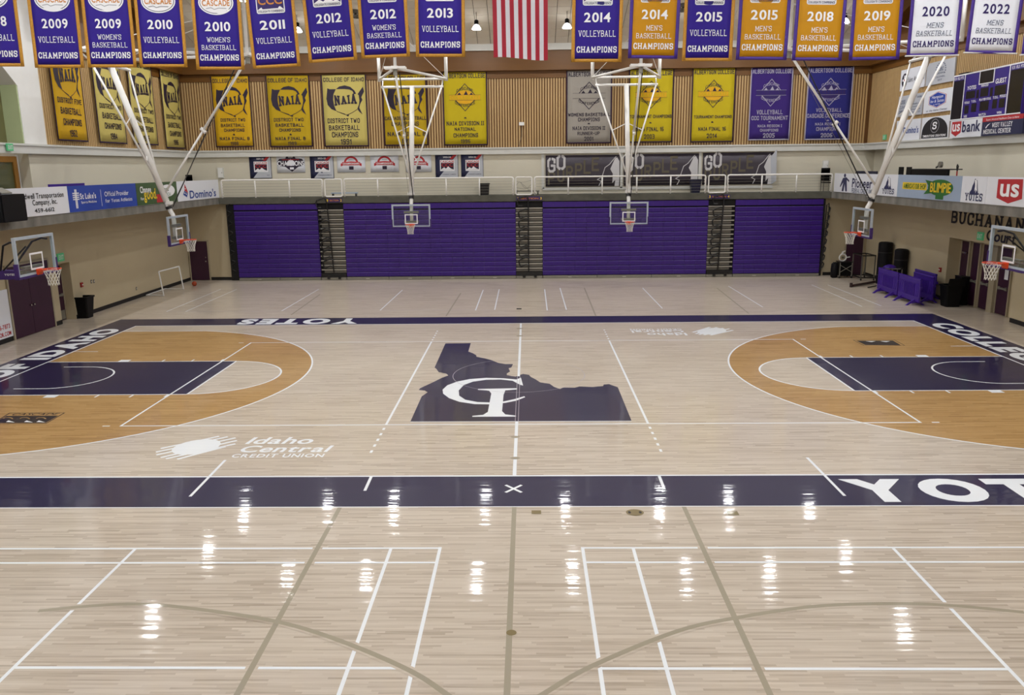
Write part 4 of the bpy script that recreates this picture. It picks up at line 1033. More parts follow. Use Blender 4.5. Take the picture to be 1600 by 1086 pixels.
pennant(650, 727, 89, 89, '2013', 'v', 'p', "purple gold-fringed 2013 volleyball pennant, directly left of the flag", 'ccc')
pennant(892.5, 971, 97, 97, '2014', 'v', 'p', "purple gold-fringed 2014 volleyball pennant, directly right of the flag", 'ccc')
pennant(981, 1058.5, 91, 92, '2014', 'm', 'g', "gold purple-edged 2014 men's basketball pennant, first gold one right of the flag", 'ccc')
pennant(1065.5, 1143.5, 95.5, 95.5, '2015', 'v', 'p', "purple gold-fringed 2015 volleyball pennant, between two gold ones", 'ccc')
pennant(1149.5, 1229, 93.5, 94, '2015', 'm', 'g', "gold purple-edged 2015 men's basketball pennant, second gold one right of the flag", 'ccc')
pennant(1237, 1315, 94.5, 95, '2018', 'm', 'g', "gold purple-edged 2018 men's basketball pennant, third gold one right of the flag", 'ccc')
pennant(1326, 1404.5, 94.5, 93, '2019', 'm', 'g', "gold purple-edged 2019 men's basketball pennant, rightmost gold one", 'ccc')
pennant(1416, 1496, 89, 87.5, '2020', 'n', 'w', "white purple-edged 2020 mens basketball pennant, left of the two whole white ones", 'ccc')
pennant(1507.5, 1587, 83.5, 85, '2022', 'n', 'w', "white purple-edged 2022 mens basketball pennant, right of the two whole white ones", 'ccc')
pennant(1595.5, 1676, 87, 87, '2023', 'n', 'w', "white purple-edged pennant cut by the right picture edge", 'ccc')
# flag, hung with its stripes upright
a, c = at(769.5, 92, Y=0.0), at(856, 92, Y=0.0)
FW = c.x-a.x; FH = FW*1.9
plf = Plane((a.x, 0, a.z-.03), (1, 0, 0), (0, 0, 1), lambda u, v: .03*math.sin(7*u+.8)*(1.2-v/FH)+.015*math.sin(4*v+3*u))
t = thing('hanging_flag', 'red and white striped flag hanging upright between the pennants', 'flag', (a.x+FW/2, 0, a.z+FH))
sw = FW/13
def flagsheet(i0, i1, v0, v1, nm, m, d=0.0):
    mb = MB(); n = 14; vs = []; nu = max(2, int((i1-i0)*2))
    def Pt(i, s, dd):
        u = sw*i; lo = .04+.05*math.sin(1.1+u*3.2)-.05*(abs(u/FW-.55)) if v0 == 0 else v0
        squeeze = .04*(1-s)*math.sin(u/FW*math.pi*.5+1.57)
        return plf.P(u+squeeze*FW*.6, lo+(v1-lo)*s, dd)
    for dd in (d, d-.004):
        for j in range(n+1):
            for i in range(nu+1): vs.append(Pt(i0+(i1-i0)*i/nu, j/n, dd))
    k = (nu+1)*(n+1); fs = []
    for j in range(n):
        for i in range(nu): q = j*(nu+1)+i; fs += [(q, q+1, q+nu+2, q+nu+1), (k+q, k+q+nu+1, k+q+nu+2, k+q+1)]
    mb.add(vs, fs).build(nm, m, t, smooth=True)
for i in range(13): flagsheet(i, i+1, 0, FH, 'stripe', FLAGR if i % 2 == 0 else FLAGW)
flagsheet(0, 7, FH*.62, FH, 'canton', FLAGB, .006)
MB().tube(plf.P(-.05, FH), plf.P(FW+.05, FH), .02, 8).build('hanging_rod', GREYM, t)
for u in (.1, FW-.1): p = plf.P(u, FH); MB().tube(p, (p.x, p.y, zc(0)), .008, 4).build('cord', GREYD, t)

# ------------------------------------------------------------------ felt banners on the slatted walls
NAW = [(60, 125), (85, 135), (145, 135), (118, 185), (112, 235), (120, 295), (140, 345), (90, 325), (55, 285), (45, 225), (55, 165)]
NAE = [(415, 115), (425, 160), (395, 215), (405, 240), (380, 280), (370, 315), (400, 380), (365, 350), (350, 325), (368, 285), (375, 245), (370, 195), (360, 185), (390, 145)]
NAC = [(145, 135), (180, 110), (235, 100), (290, 115), (330, 150), (345, 180), (325, 185), (310, 155), (280, 140), (230, 135)]
NAT = [(140, 345), (220, 370), (235, 383), (265, 383), (255, 398), (232, 385), (215, 375)]
def felt_banner(pl, u0, v0, u1, v1, cloth, ink, edge, lines, label, emblem, name='felt_banner', grp='felt banners on the slatted walls', fillc=None):
    W_, H_ = u1-u0, v1-v0
    wv = pl.wave; pl = Plane(pl.o, pl.u, pl.v, waver(0.007, 2.6, 1.3, u0*1.3))
    mid = pl.P((u0+u1)/2, v1, 0)
    t = thing(name, label, 'banner', tuple(mid), 0, grp)
    e = .055*W_/2.3*1.1
    sheet(pl, u0+e, v0+e, u1-e, v1, 8, 10, d=.03).build('cloth', cloth, t, smooth=True)
    m = MB(); sheet(pl, u0, v0, u0+e, v1, 1, 10, d=.033, mb=m); sheet(pl, u1-e, v0, u1, v1, 1, 10, d=.033, mb=m); sheet(pl, u0+e, v0, u1-e, v0+e, 8, 1, d=.033, mb=m)
    m.build('edging', edge, t, smooth=True)
    U = lambda x: u0+W_*x; V_ = lambda y: v0+H_*y
    for (s_, xa, xb, ya, yb, wt) in lines:
        pl.text(t, s_, U(xa), V_(ya), U(xb), V_(yb), ink, font='block', wt=wt*1.35, d=.042)
    if emblem == 'map':
        for nm, sh in (('map_west', NAW), ('map_east', NAE), ('map_cap', NAC), ('map_tip', NAT)):
            q = MB(); pl.poly(q, [(U(x/450), V_(1-y/690)) for x, y in sh], .041); q.build(nm, ink, t)
        q = MB(); pl.line(q, [(U(x/450), V_(1-y/690)) for x, y in ((140, 345), (190, 366), (240, 385), (300, 360), (350, 330))], .025*W_/2.3, .041); q.build('map_coast', ink, t)
        V2, F2 = layout('NAIA', 'slab', 2.9, .10)
        q = MB(); A_ = [(120, 300), (350, 280), (345, 170), (125, 190)]
        vs = []
        for a_, b_, c_ in V2:
            bot = Vector((125+225*a_, 300-18*a_-26*math.sin(math.pi*a_)*.4)); top = Vector((118+228*a_, 185-22*a_+22*math.sin(math.pi*a_)))
            p = bot*(1-b_)+top*b_; vs.append(pl.P(U(p.x/450), V_(1-p.y/690), .043+c_))
        q.add(vs, F2); q.build('map_letters', ink, t)
    elif emblem == 'diamond':
        cx, cy = .5, .66; rx, ry = .27, .185
        fc = fillc or FELTOR
        q = MB(); pl.poly(q, [(U(cx+.21*math.cos(a_)), V_(cy+.095*math.sin(a_))) for a_ in [i*math.pi/12 for i in range(24)]], .040); q.build('emblem_field', fc, t)
        q = MB(); pl.line(q, [(U(cx), V_(cy+ry)), (U(cx+rx), V_(cy)), (U(cx), V_(cy-ry)), (U(cx-rx), V_(cy))], .02*W_/2.3*1.6, .042, closed=True); q.build('emblem_diamond', ink, t)
        q = MB()
        for x0_, h_ in ((-.13, .05), (.02, .07), (.14, .045)): pl.poly(q, [(U(cx+x0_-.06), V_(cy+.02)), (U(cx+x0_+.06), V_(cy+.02)), (U(cx+x0_+.005), V_(cy+.02+h_))], .043)
        q.build('emblem_peaks', ink, t)
        q = MB(); pl.rect(q, U(.16), V_(cy-.035), U(.84), V_(cy+.032), .044); q.build('emblem_bar', fc, t)
        q = MB()
        for yy in (-.037, .034): pl.line(q, [(U(.14), V_(cy+yy)), (U(.86), V_(cy+yy))], .012, .046)
        q.build('emblem_bar_edge', ink, t)
        pl.text(t, 'COLLEGIATE', U(.18), V_(cy-.026), U(.82), V_(cy+.024), cloth, font='block', wt=1.8, d=.056)
        pl.text(t, 'CASCADE', U(.31), V_(cy+.065), U(.69), V_(cy+.105), ink, font='block', wt=1.5, d=.044, bend=.035*H_)
        pl.text(t, 'CONFERENCE', U(.27), V_(cy-.085), U(.73), V_(cy-.045), ink, font='block', wt=1.5, d=.044, bend=-.045*H_)
    return t
PB = Plane((0, YB-.01, 0), (1, 0, 0), (0, 0, 1)); PBF = Plane((0, YB-.085, 0), (1, 0, 0), (0, 0, 1))
def back_banner(x0b, x1b, yt, ybm, *args, **k):
    a = PBF.uv(x0b, ybm); c = PBF.uv(x1b, ybm); v1 = PBF.uv((x0b+x1b)/2, yt)[1]
    return felt_banner(Plane(PBF.o, PBF.u, PBF.v), a[0], a[1], c[0], v1, *args, **k)
COI = ('COLLEGE OF IDAHO', .05, .95, .905, .965, 1.4)
ALB = ('ALBERTSON COLLEGE', .04, .96, .92, .985, 1.5)
back_banner(338, 397.5, 119, 230, FELTY, INKD, FELTD, [COI, ('DISTRICT TWO', .18, .82, .36, .41, 1.4), ('BASKETBALL', .18, .80, .285, .335, 1.4), ('CHAMPIONS', .25, .78, .215, .265, 1.4), ('&', .47, .53, .165, .19, 1.6), ('NAIA FINAL 8', .12, .90, .095, .145, 1.4), ('1988', .39, .60, .025, .075, 1.4)], 'yellow felt banner with purple map reading district two champions 1988', 'map')
back_banner(422.5, 489.5, 118, 230, FELTM, INKD, FELTD, [COI, ('DISTRICT TWO', .13, .82, .36, .41, 1.4), ('BASKETBALL', .16, .82, .285, .335, 1.4), ('CHAMPIONS', .24, .74, .215, .265, 1.4), ('&', .47, .53, .165, .19, 1.6), ('NAIA FINAL 8', .14, .84, .095, .145, 1.4), ('1989', .42, .62, .025, .075, 1.4)], 'mustard felt banner with purple map reading district two champions 1989', 'map')
back_banner(507.5, 577, 117, 229.5, FELTC, INKD, FELTD, [COI, ('DISTRICT TWO', .10, .82, .33, .40, 1.4), ('BASKETBALL', .12, .81, .23, .305, 1.4), ('CHAMPIONS', .18, .77, .13, .21, 1.4), ('1991', .37, .61, .03, .11, 1.4)], 'pale cream yellow felt banner with purple map reading 1991', 'map')
back_banner(601, 669.5, 117, 228, FELTM, INKD, FELTD, [ALB, ('CASCADE BASKETBALL', .03, .97, .365, .42, 1.5), ('CHAMPIONS', .18, .80, .28, .345, 1.4), ('&', .47, .53, .235, .265, 1.6), ('NAIA FINAL 8', .08, .95, .135, .20, 1.4), ('1994', .40, .66, .035, .10, 1.4)], 'mustard felt banner with purple map behind the left far hoop mast', 'map')
back_banner(694, 762.5, 113, 227.5, FELTO, INKD, FELTD, [ALB, ('&', .47, .53, .37, .39, 1.6), ('NAIA DIVISION II', .07, .92, .275, .335, 1.4), ('NATIONAL', .25, .73, .20, .25, 1.4), ('CHAMPIONS', .22, .78, .11, .17, 1.4), ('1996', .38, .60, .03, .085, 1.4)], 'olive yellow felt banner reading national champions 1996', 'diamond')
back_banner(884.5, 955, 110.5, 224.5, FELTGR, INKD, FELTD, [ALB, ('WOMENS BASKETBALL', .04, .97, .375, .425, 1.5), ('CHAMPIONS', .26, .74, .305, .36, 1.4), ('&', .47, .53, .265, .285, 1.6), ('NAIA DIVISION II', .14, .86, .185, .24, 1.4), ('RUNNER-UP', .25, .74, .115, .165, 1.4), ('2001', .40, .60, .035, .095, 1.4)], 'grey felt banner reading womens basketball runner-up 2001', 'diamond', fillc=FELTGR)
back_banner(981, 1050, 109, 223, FELTO, INKD, FELTD, [ALB, ('TOURNAMENT CHAMPIONS', .03, .97, .335, .385, 1.5), ('&', .47, .53, .265, .285, 1.6), ('NAIA FINAL 16', .17, .80, .155, .215, 1.4), ('2003', .36, .60, .05, .115, 1.4)], 'yellow felt banner reading 2003 behind the right far hoop mast', 'diamond')
back_banner(1078, 1145, 107, 222.5, FELTO, INKD, FELTD, [ALB, ('TOURNAMENT CHAMPIONS', .07, .94, .325, .37, 1.5), ('&', .47, .53, .265, .285, 1.6), ('NAIA FINAL 16', .18, .82, .155, .21, 1.4), ('2014', .38, .62, .055, .12, 1.4)], 'yellow felt banner reading tournament champions 2014', 'diamond')
back_banner(1168, 1233, 106, 219.5, FELTP, SILV, SILV, [ALB, ('VOLLEYBALL', .18, .80, .36, .425, 1.4), ('CCC TOURNAMENT', .06, .93, .28, .34, 1.4), ('&', .47, .53, .25, .265, 1.6), ('NAIA REGION I', .22, .80, .18, .22, 1.4), ('CHAMPIONS', .28, .72, .12, .16, 1.4), ('2005', .36, .64, .035, .10, 1.4)], 'purple felt banner with silver letters reading volleyball 2005', 'diamond', fillc=INKP)
back_banner(1256, 1326, 104.5, 219, FELTB, SILV, SILV, [ALB, ('VOLLEYBALL', .22, .80, .385, .44, 1.4), ('CASCADE CONFERENCE', .03, .97, .305, .365, 1.5), ('&', .47, .53, .26, .28, 1.6), ('NAIA REGION I', .22, .78, .20, .24, 1.4), ('CHAMPIONS', .25, .75, .125, .18, 1.4), ('2006', .36, .62, .035, .095, 1.4)], 'blue felt banner with silver letters reading volleyball 2006', 'diamond', fillc=INKP)
PLW = Plane((XL+.085, 0, 0), (0, 1, 0), (0, 0, 1))
def left_banner(xb0, xb1, yb0, yb1, xt, yt, cloth, lines, label):
    a = PLW.uv(xb0, yb0); c = PLW.uv(xb1, yb1); v1 = a[1]+(c[0]-a[0])*0+4.05
    return felt_banner(Plane(PLW.o, PLW.u, PLW.v), a[0], (a[1]+c[1])/2, c[0], (a[1]+c[1])/2+3.75, cloth, INKD, FELTD, lines, label, 'map')
def dl(f, y): return [COI, ('DISTRICT '+f, .12, .9, .375, .43, 1.5), ('BASKETBALL', .18, .85, .265, .335, 1.5), ('CHAMPIONS', .22, .82, .155, .225, 1.5), (y, .38, .62, .045, .115, 1.5)]
left_banner(90, 138, 218, 223.5, 0, 0, FELTY, dl('FIVE', '1962'), 'bright yellow felt banner reading 1962 on the left wall')
left_banner(155.5, 198.5, 223, 225.5, 0, 0, FELTC, dl('TWO', '1984'), 'cream yellow felt banner reading 1984 on the left wall')
left_banner(209.5, 247, 225, 228, 0, 0, FELTC, dl('TWO', '1985'), 'cream yellow felt banner reading 1985 behind the side hoop mast')
left_banner(260, 289, 231, 233, 0, 0, FELTC, dl('TWO', '1986'), 'narrow-looking cream felt banner nearest the left corner')

# ------------------------------------------------------------------ small banners on the cream wall
def small(px0, px1, yt, yb_, kind, label, txt=''):
    a = PB.uv(px0, yb_); c = PB.uv(px1, yb_); v1 = PB.uv((px0+px1)/2, yt)[1]; u0, v0, u1 = a[0], a[1], c[0]
    W_, H_ = u1-u0, v1-v0
    pl = Plane((0, YB-.03, 0), (1, 0, 0), (0, 0, 1), waver(.006, 3, 2, px0))
    t = thing('small_banner', label, 'banner', ((u0+u1)/2, YB-.03, v1), 0, 'small banners on the cream wall')
    U = lambda x: u0+W_*x; V_ = lambda y: v0+H_*y
    if kind == 'navy':
        sheet(pl, u0, v0, u1, v1, 4, 4).build('cloth', SIGNN, t, smooth=True)
        q = MB(); pl.poly(q, [(U(.14), V_(.02)), (U(.98), V_(.02)), (U(.98), V_(.98))], .006); q.build('grey_corner', SIGNLG, t)
        q = MB(); pl.poly(q, [(U(.62), V_(.78)), (U(.84), V_(.98)), (U(.99), V_(.98)), (U(.75), V_(.76))], .008); q.build('red_stripe', INKR, t)
        q = MB(); pl.rect(q, U(.20), V_(.28), U(.84), V_(.74), .010); q.build('patch', INKW, t)
        q = MB(); pl.rect(q, U(.24), V_(.34), U(.80), V_(.62), .012); q.build('patch_field', INKD, t)
        pl.text(t, 'CASCADE', U(.22), V_(.635), U(.82), V_(.72), INKR, font='bold', d=.020)
        pl.text(t, 'CCC', U(.27), V_(.46), U(.77), V_(.60), INKR, font='bold', d=.022)
        q = MB(); pl.poly(q, [(U(.24), V_(.34)), (U(.38), V_(.44)), (U(.46), V_(.38)), (U(.56), V_(.47)), (U(.68), V_(.38)), (U(.8), V_(.34))], .024); q.build('patch_peaks', INKW, t)
        pl.text(t, txt, U(.34), V_(.82), U(.68), V_(.89), INKW, font='bold', d=.010)
        pl.text(t, 'CONFERENCE CHAMPIONS', U(.3), V_(.12), U(.9), V_(.16), INKN, d=.010)
    elif kind == 'shield':
        sheet(pl, u0, v0, u1, v1, 4, 3).build('cloth', SIGNW, t, smooth=True)
        q = MB(); pl.poly(q, [(U(.03), V_(.40)), (U(.30), V_(.33)), (U(.53), V_(.05)), (U(.76), V_(.33)), (U(.97), V_(.40)), (U(.98), V_(.62)), (U(.9), V_(.78)), (U(.68), V_(.8)), (U(.64), V_(.96)), (U(.36), V_(.96)), (U(.32), V_(.8)), (U(.1), V_(.78)), (U(.02), V_(.62))], .006); q.build('shield_mark', INKD, t)
        pl.text(t, 'CHAMPIONS', U(.03), V_(.38), U(.97), V_(.66), INKW, font='bold', d=.020)
        pl.text(t, txt, U(.42), V_(.84), U(.58), V_(.92), INKW, font='bold', d=.010)
        q = MB(); pl.rect(q, U(.2), V_(.71), U(.8), V_(.75), .010); q.build('red_stripe', INKR, t)
        q = MB(); pl.rect(q, U(.46), V_(.18), U(.60), V_(.30), .010); q.build('patch', INKW, t)
    else:
        sheet(pl, u0, v0, u1, v1, 4, 3).build('cloth', SIGNW, t, smooth=True)
        q = MB(); cx, cy = .5, .42
        pl.line(q, [(U(cx+.24*math.cos(a_)), V_(cy+.44*math.sin(a_))) for a_ in [i*math.pi/12 for i in range(13)]], .11*H_, .006); q.build('arch_mark', INKR, t)
        q = MB(); pl.poly(q, [(U(.18), V_(.40)), (U(.82), V_(.40)), (U(.82), V_(.58)), (U(.5), V_(.62)), (U(.18), V_(.58))], .009)
        pl.poly(q, [(U(.13), V_(.34)), (U(.2), V_(.38)), (U(.2), V_(.52)), (U(.13), V_(.5))], .008); pl.poly(q, [(U(.87), V_(.34)), (U(.8), V_(.38)), (U(.8), V_(.52)), (U(.87), V_(.5))], .008); q.build('ribbon_mark', INKR, t)
        pl.text(t, 'CHAMPIONSHIPS', U(.21), V_(.44), U(.79), V_(.54), INKW, font='bold', d=.022)
        pl.text(t, txt, U(.41), V_(.68), U(.59), V_(.75), INKGR, font='bold', d=.011)
        q = MB(); pl.rect(q, U(.42), V_(.15), U(.58), V_(.34), .010); q.build('patch', INKD, t)
small(391.5, 425.5, 243, 279, 'navy', 'navy and grey small banner leftmost on the cream wall', '2019-20')
small(433.5, 477.5, 242, 270, 'shield', 'white small banner with a dark champions shield', '2020')
small(486, 522.5, 242, 279, 'navy', 'navy and grey small banner right of the champions shield', '2022-23')
small(527.5, 571.5, 241.5, 269.5, 'arch', 'white small banner with red arch right of the second navy one', '2022')
small(579.5, 623.5, 241, 269, 'arch', 'white small banner with red arch, middle of three', '2023')
small(635, 674.5, 241, 269, 'arch', 'white small banner with red arch behind the left far hoop mast', '2023')
small(681, 716.5, 240, 278, 'navy', 'navy and grey small banner right of the left far hoop mast', '2023-24')
small(721, 755.5, 240, 277.5, 'navy', 'navy and grey small banner rightmost of all', '2023-24')

# ------------------------------------------------------------------ dark stencil banners
def stencil(px0, px1, yt, yb_, label, cut=0, curl=False):
    a = PB.uv(px0, yb_); c = PB.uv(px1, yb_); v1 = PB.uv(px0, yt)[1]; u0, v0, u1 = a[0], a[1], c[0]
    W_, H_ = u1-u0, v1-v0
    pl = Plane((0, YB-.05, 0), (1, 0, 0), (0, 0, 1), waver(.004, 3, 2, px0))
    t = thing('stencil_banner', label, 'banner', ((u0+u1)/2, YB-.05, v0), 0, 'dark stencil banners')
    sheet(pl, u0, v0, u1, v1, 6, 3).build('cloth', SIGND, t, smooth=True)
    U = lambda x: u0+W_*x; V_ = lambda y: v0+H_*y
    # GO: letters rising to the right
    for ch, x0, x1, y0_, y1_ in (('G', .02, .135, .45, .93), ('O', .145, .27, .53, 1.02)): pl.text(t, ch, U(x0), V_(y0_), U(x1), V_(y1_), STENW, font='block', wt=2.0, d=.010)
    q = MB()
    for x, y in ((.075, .93), (.205, 1.0), (.205, .55), (.03, .6)): pl.rect(q, U(x-.006), V_(y-.09), U(x+.006), V_(y+.03), .016)
    q.build('stencil_gap', SIGND, t)
    xs = [.03, .155, .275, .395, .51, .62]
    for i, ch in enumerate('PURPLE'):
        y0_ = .06+.085*i; pl.text(t, ch, U(xs[i]), V_(y0_), U(xs[i]+.10), V_(y0_+.44), OLIVEB, font='block', wt=2.0, d=.009, shear=.0)
    q = MB(); pl.line(q, [(U(x), V_(y)) for x, y in ((.72, .02), (.75, .16), (.70, .22), (.76, .30), (.80, .60), (.86, .70), (.92, .88), (.95, .95))], .035, .010); q.build('howl_outline', STENW, t)
    q = MB(); pl.poly(q, [(U(x), V_(y)) for x, y in ((.87, .55), (.93, .88), (.96, .92), (.99, .80), (.995, .30), (.99, .0), (.93, .0), (.94, .2), (.90, .1), (.905, .4))], .009); q.build('howl_mark', STENW, t)
    if curl: q = MB(); q.add([pl.P(U(.955), V_(.85), .02), pl.P(U(1.02), V_(1.08), .25), pl.P(U(1.03), V_(.1), .3), pl.P(U(.985), V_(0), .03), pl.P(U(.97), V_(.5), .02)], [(0, 4, 1), (4, 3, 2), (4, 2, 1)]); q.build('curled_edge', SIGNLG, t)
    return t
stencil(852.5, 968, 243, 292, 'dark stencil banner reading go purple, left of the hoop mast')
stencil(974, 1090, 241, 290.5, 'dark stencil banner reading go purple, crossed by the hoop mast')
stencil(1096.5, 1206, 239, 289, 'dark stencil banner reading go purple with a curled right edge', curl=True)
# pale frame battens around them
fr = thing('banner_frame', 'pale batten frame around the dark stencil banners', 'frame', (at(1030, 296, Y=YB).x, YB-.02, at(1030, 296, Y=YB).z))
a = PB.uv(848, 295); c = PB.uv(1210, 237); zt0 = PB.uv(848, 240)[1]; zb0 = a[1]
for nm, bxs in (('top_batten', (a[0], c[0], zt0, zt0+.1)), ('bottom_batten', (a[0], c[0], zb0-.08, zb0+.06)), ('side_batten', (a[0]-.06, a[0]+.08, zb0, zt0))):
    MB().box(bxs[0], bxs[1], YB-.045, YB-.005, bxs[2], bxs[3]).build(nm, TRIMW, fr)
for px in (971, 1093):
    u = PB.uv(px, 270)[0]; MB().box(u-.06, u+.06, YB-.045, YB-.005, zb0, zt0).build('middle_batten', TRIMW, fr)

# ------------------------------------------------------------------ backboards
def backboard(t, bx_, pad_m=PADP):
    """glass board facing +x with its front at local x = bx_, rim centre over the local origin at 3.05 m"""
    y0_, y1_, z0, z1 = -.915, .915, 2.9, 3.97; f = .075
    g = MB().box(bx_-.03, bx_-.015, y0_+f, y1_-f, z0+f, z1-f).build('glass_pane', GLASS, t, local=True)
    m = MB().box(bx_-.07, bx_, y0_, y1_, z1-f, z1).box(bx_-.07, bx_, y0_, y1_, z0, z0+f).box(bx_-.07, bx_, y0_, y0_+f, z0+f, z1-f).box(bx_-.07, bx_, y1_-f, y1_, z0+f, z1-f)
    fr_ = m.build('board_frame', BOARDF, t, local=True)
    m = MB(); a = .305; w_ = .05; zb = 3.05; x = bx_-.014
    m.box(x, x+.004, -a, a, zb+.46-w_, zb+.46).box(x, x+.004, -a, a, zb, zb+w_).box(x, x+.004, -a, -a+w_, zb+w_, zb+.46-w_).box(x, x+.004, a-w_, a, zb+w_, zb+.46-w_)
    m.build('target_square', INKW, g, local=True)
    m = MB().box(bx_-.09, bx_+.012, y0_-.02, y1_+.02, z0-.035, z0+.025)
    for s in (-1, 1): m.box(bx_-.09, bx_+.012, s*.915-.03, s*.915+.03, z0, z0+.38)
    m.build('edge_padding', pad_m, fr_, local=True)
    m = MB().path([(.2286*math.cos(a_), .2286*math.sin(a_), 3.05) for a_ in [i*math.pi/12 for i in range(24)]], .011, 6, closed=True)
    m.box(bx_, bx_+.05, -.11, .11, 2.9, 3.06).box(bx_+.04, -.2, -.09, .09, 3.0, 3.05)
    m.add([(bx_+.05, -.1, 2.92), (bx_+.05, .1, 2.92), (-.24, .05, 3.02), (-.24, -.05, 3.02), (bx_+.05, -.1, 3.05), (bx_+.05, .1, 3.05), (-.24, .05, 3.045), (-.24, -.05, 3.045)], [(0, 1, 2, 3), (7, 6, 5, 4), (0, 3, 7, 4), (1, 5, 6, 2)])
    for s in (-1, 1): m.tube((bx_+.03, s*.1, 3.0), (-.06, s*.22, 3.045), .009, 5)
    ri_ = m.build('rim', ORANGE, t, local=True)
    m = MB(); n = 12; lv = [(.2286, 3.04), (.195, 2.95), (.165, 2.86), (.145, 2.77), (.135, 2.68), (.14, 2.6)]
    for k in range(n):
        for s in (-1, 1):
            pts = [(r*math.cos(2*math.pi*(k+s*.5*j)/n), r*math.sin(2*math.pi*(k+s*.5*j)/n), z) for j, (r, z) in enumerate(lv)]
            m.path(pts, .006, 3)
    m.build('net', NETW, ri_, local=True)
def hung_hoop(label, loc, rz, ztop_of):
    t = thing('ceiling_hung_hoop', label, 'basketball hoop', loc, rz, 'ceiling hung hoops')
    backboard(t, -.38)
    M_ = ORG[t.name]
    def top(x, y): p = M_ @ Vector((x, y, 0)); return zc(p.y)+.03
    E1 = (-.66, 0, 4.15); CB = (-2.35, 0, 9.45)
    def onm(z): f_ = (z-E1[2])/(CB[2]-E1[2]); return (E1[0]+(CB[0]-E1[0])*f_, 0, z)
    MB().path([(-.56, 0, 2.98), (-.56, 0, 3.8), (-.58, 0, 4.0), E1, onm(4.6)], .085, 10).build('drop_stem', WPIPE, t, local=True, smooth=True)
    MB().tube(onm(4.5), CB, .115, 12).build('mast', WPIPE, t, local=True, smooth=True)
    MB().box(-.55, -.45, -.35, .35, 3.55, 3.65).box(-.55, -.45, -.35, .35, 3.1, 3.2).build('board_bracket', GREYM, t, local=True)
    MB().tube(onm(4.22), onm(4.32), .125, 12).build('clamp_collar', BLACK, t, local=True)
    MB().bar(Vector(onm(4.45))+Vector((.1, -.16, 0)), Vector(onm(4.45))+Vector((.1, .16, 0)), .14, .12).build('hinge_bracket', WPIPE, t, local=True)
    MB().tube((CB[0], -1.5, CB[2]), (CB[0], 1.5, CB[2]), .06, 8).build('crossbar', WPIPE, t, local=True, smooth=True)
    for s in (-1, 1):
        a_ = Vector((CB[0], s*1.42, CB[2])); b_ = Vector(onm(5.35))+Vector((0, s*.1, 0))
        MB().tube(a_, b_, .04, 8).build('side_brace', WPIPE, t, local=True, smooth=True)
        for zz in (7.3, 5.95):
            f_ = (CB[2]-zz)/(CB[2]-5.35)
            MB().tube(a_.lerp(b_, f_), Vector(onm(zz+.35)), .022, 6).build('brace_strut', WPIPE, t, local=True)
    P_ = Vector((2.75, 0, 9.75)); A_ = [Vector((CB[0]-.33, s*1.62, 9.84)) for s in (-1, 1)]
    MB().tube(A_[0], A_[1], .06, 8).build('rear_beam', WPIPE, t, local=True, smooth=True)
    for q in A_:
        MB().tube(q, P_, .06, 8).build('frame_beam', WPIPE, t, local=True, smooth=True)
        MB().tube(q-Vector((0, 0, .1)), (q.x, q.y, top(q.x, q.y)), .085, 10).build('drop_pipe', WPIPE, t, local=True, smooth=True)
        MB().tube(q, (P_.x, P_.y, P_.z+1.6), .014, 5).build('guy_wire', WPIPE, t, local=True)
        MB().tube((q.x, q.y*.9, 9.78), (CB[0], q.y*.88, CB[2]), .03, 6).build('hanger', WPIPE, t, local=True)
    MB().tube(P_-Vector((0, 0, .2)), (P_.x, 0, top(P_.x, 0)), .065, 8).build('drop_pipe', WPIPE, t, local=True, smooth=True)
    m = MB()
    for dx in (-.16, .16): m.bar((P_.x+dx, -.45, P_.z), (P_.x+dx, .45, P_.z), .1, .1)
    m.box(P_.x-.25, P_.x+.25, -.14, .14, P_.z-.06, P_.z+.06).build('pivot_block', WPIPE, t, local=True)
    MB().tube(P_-Vector((0, 0, .3)), P_-Vector((0, 0, .05)), .09, 8).build('winch', GREYM, t, local=True)
    e = Vector(onm(4.75)); J = (P_-Vector((0, 0, .1))).lerp(e, .52)
    MB().tube(P_-Vector((0, 0, .1)), J, .05, 8).build('front_strut', WPIPE, t, local=True, smooth=True)
    MB().tube(J, e, .04, 8).build('front_strut', WPIPE, t, local=True, smooth=True)
    MB().tube(J-Vector((.08, 0, -.08)), J+Vector((.08, 0, -.08)), .07, 8).build('strut_joint', WPIPE, t, local=True)
    MB().tube(P_+Vector((-.35, .12, -.1)), Vector(onm(4.3))+Vector((.12, .1, 0)), .022, 6).build('hoist_strap', BLACK, t, local=True)
    MB().tube(P_+Vector((-.1, -.1, -.1)), Vector(onm(4.3))+Vector((.14, -.08, 0)), .008, 4).build('hoist_cable', GREYD, t, local=True)
    return t
hung_hoop('white hoop with leaning mast over the left side wall, door behind it', (-12.7, 9.3, 0), 0, None)
hung_hoop('white hoop with leaning mast over the right side, barricades behind it', (12.68, 9.85, 0), math.pi, None)
hung_hoop('left of the two far hoops hung facing the camera', (-5.24, 16.6, 0), -math.pi/2, None)
hung_hoop('right of the two far hoops hung facing the camera', (5.07, 16.9, 0), -math.pi/2, None)
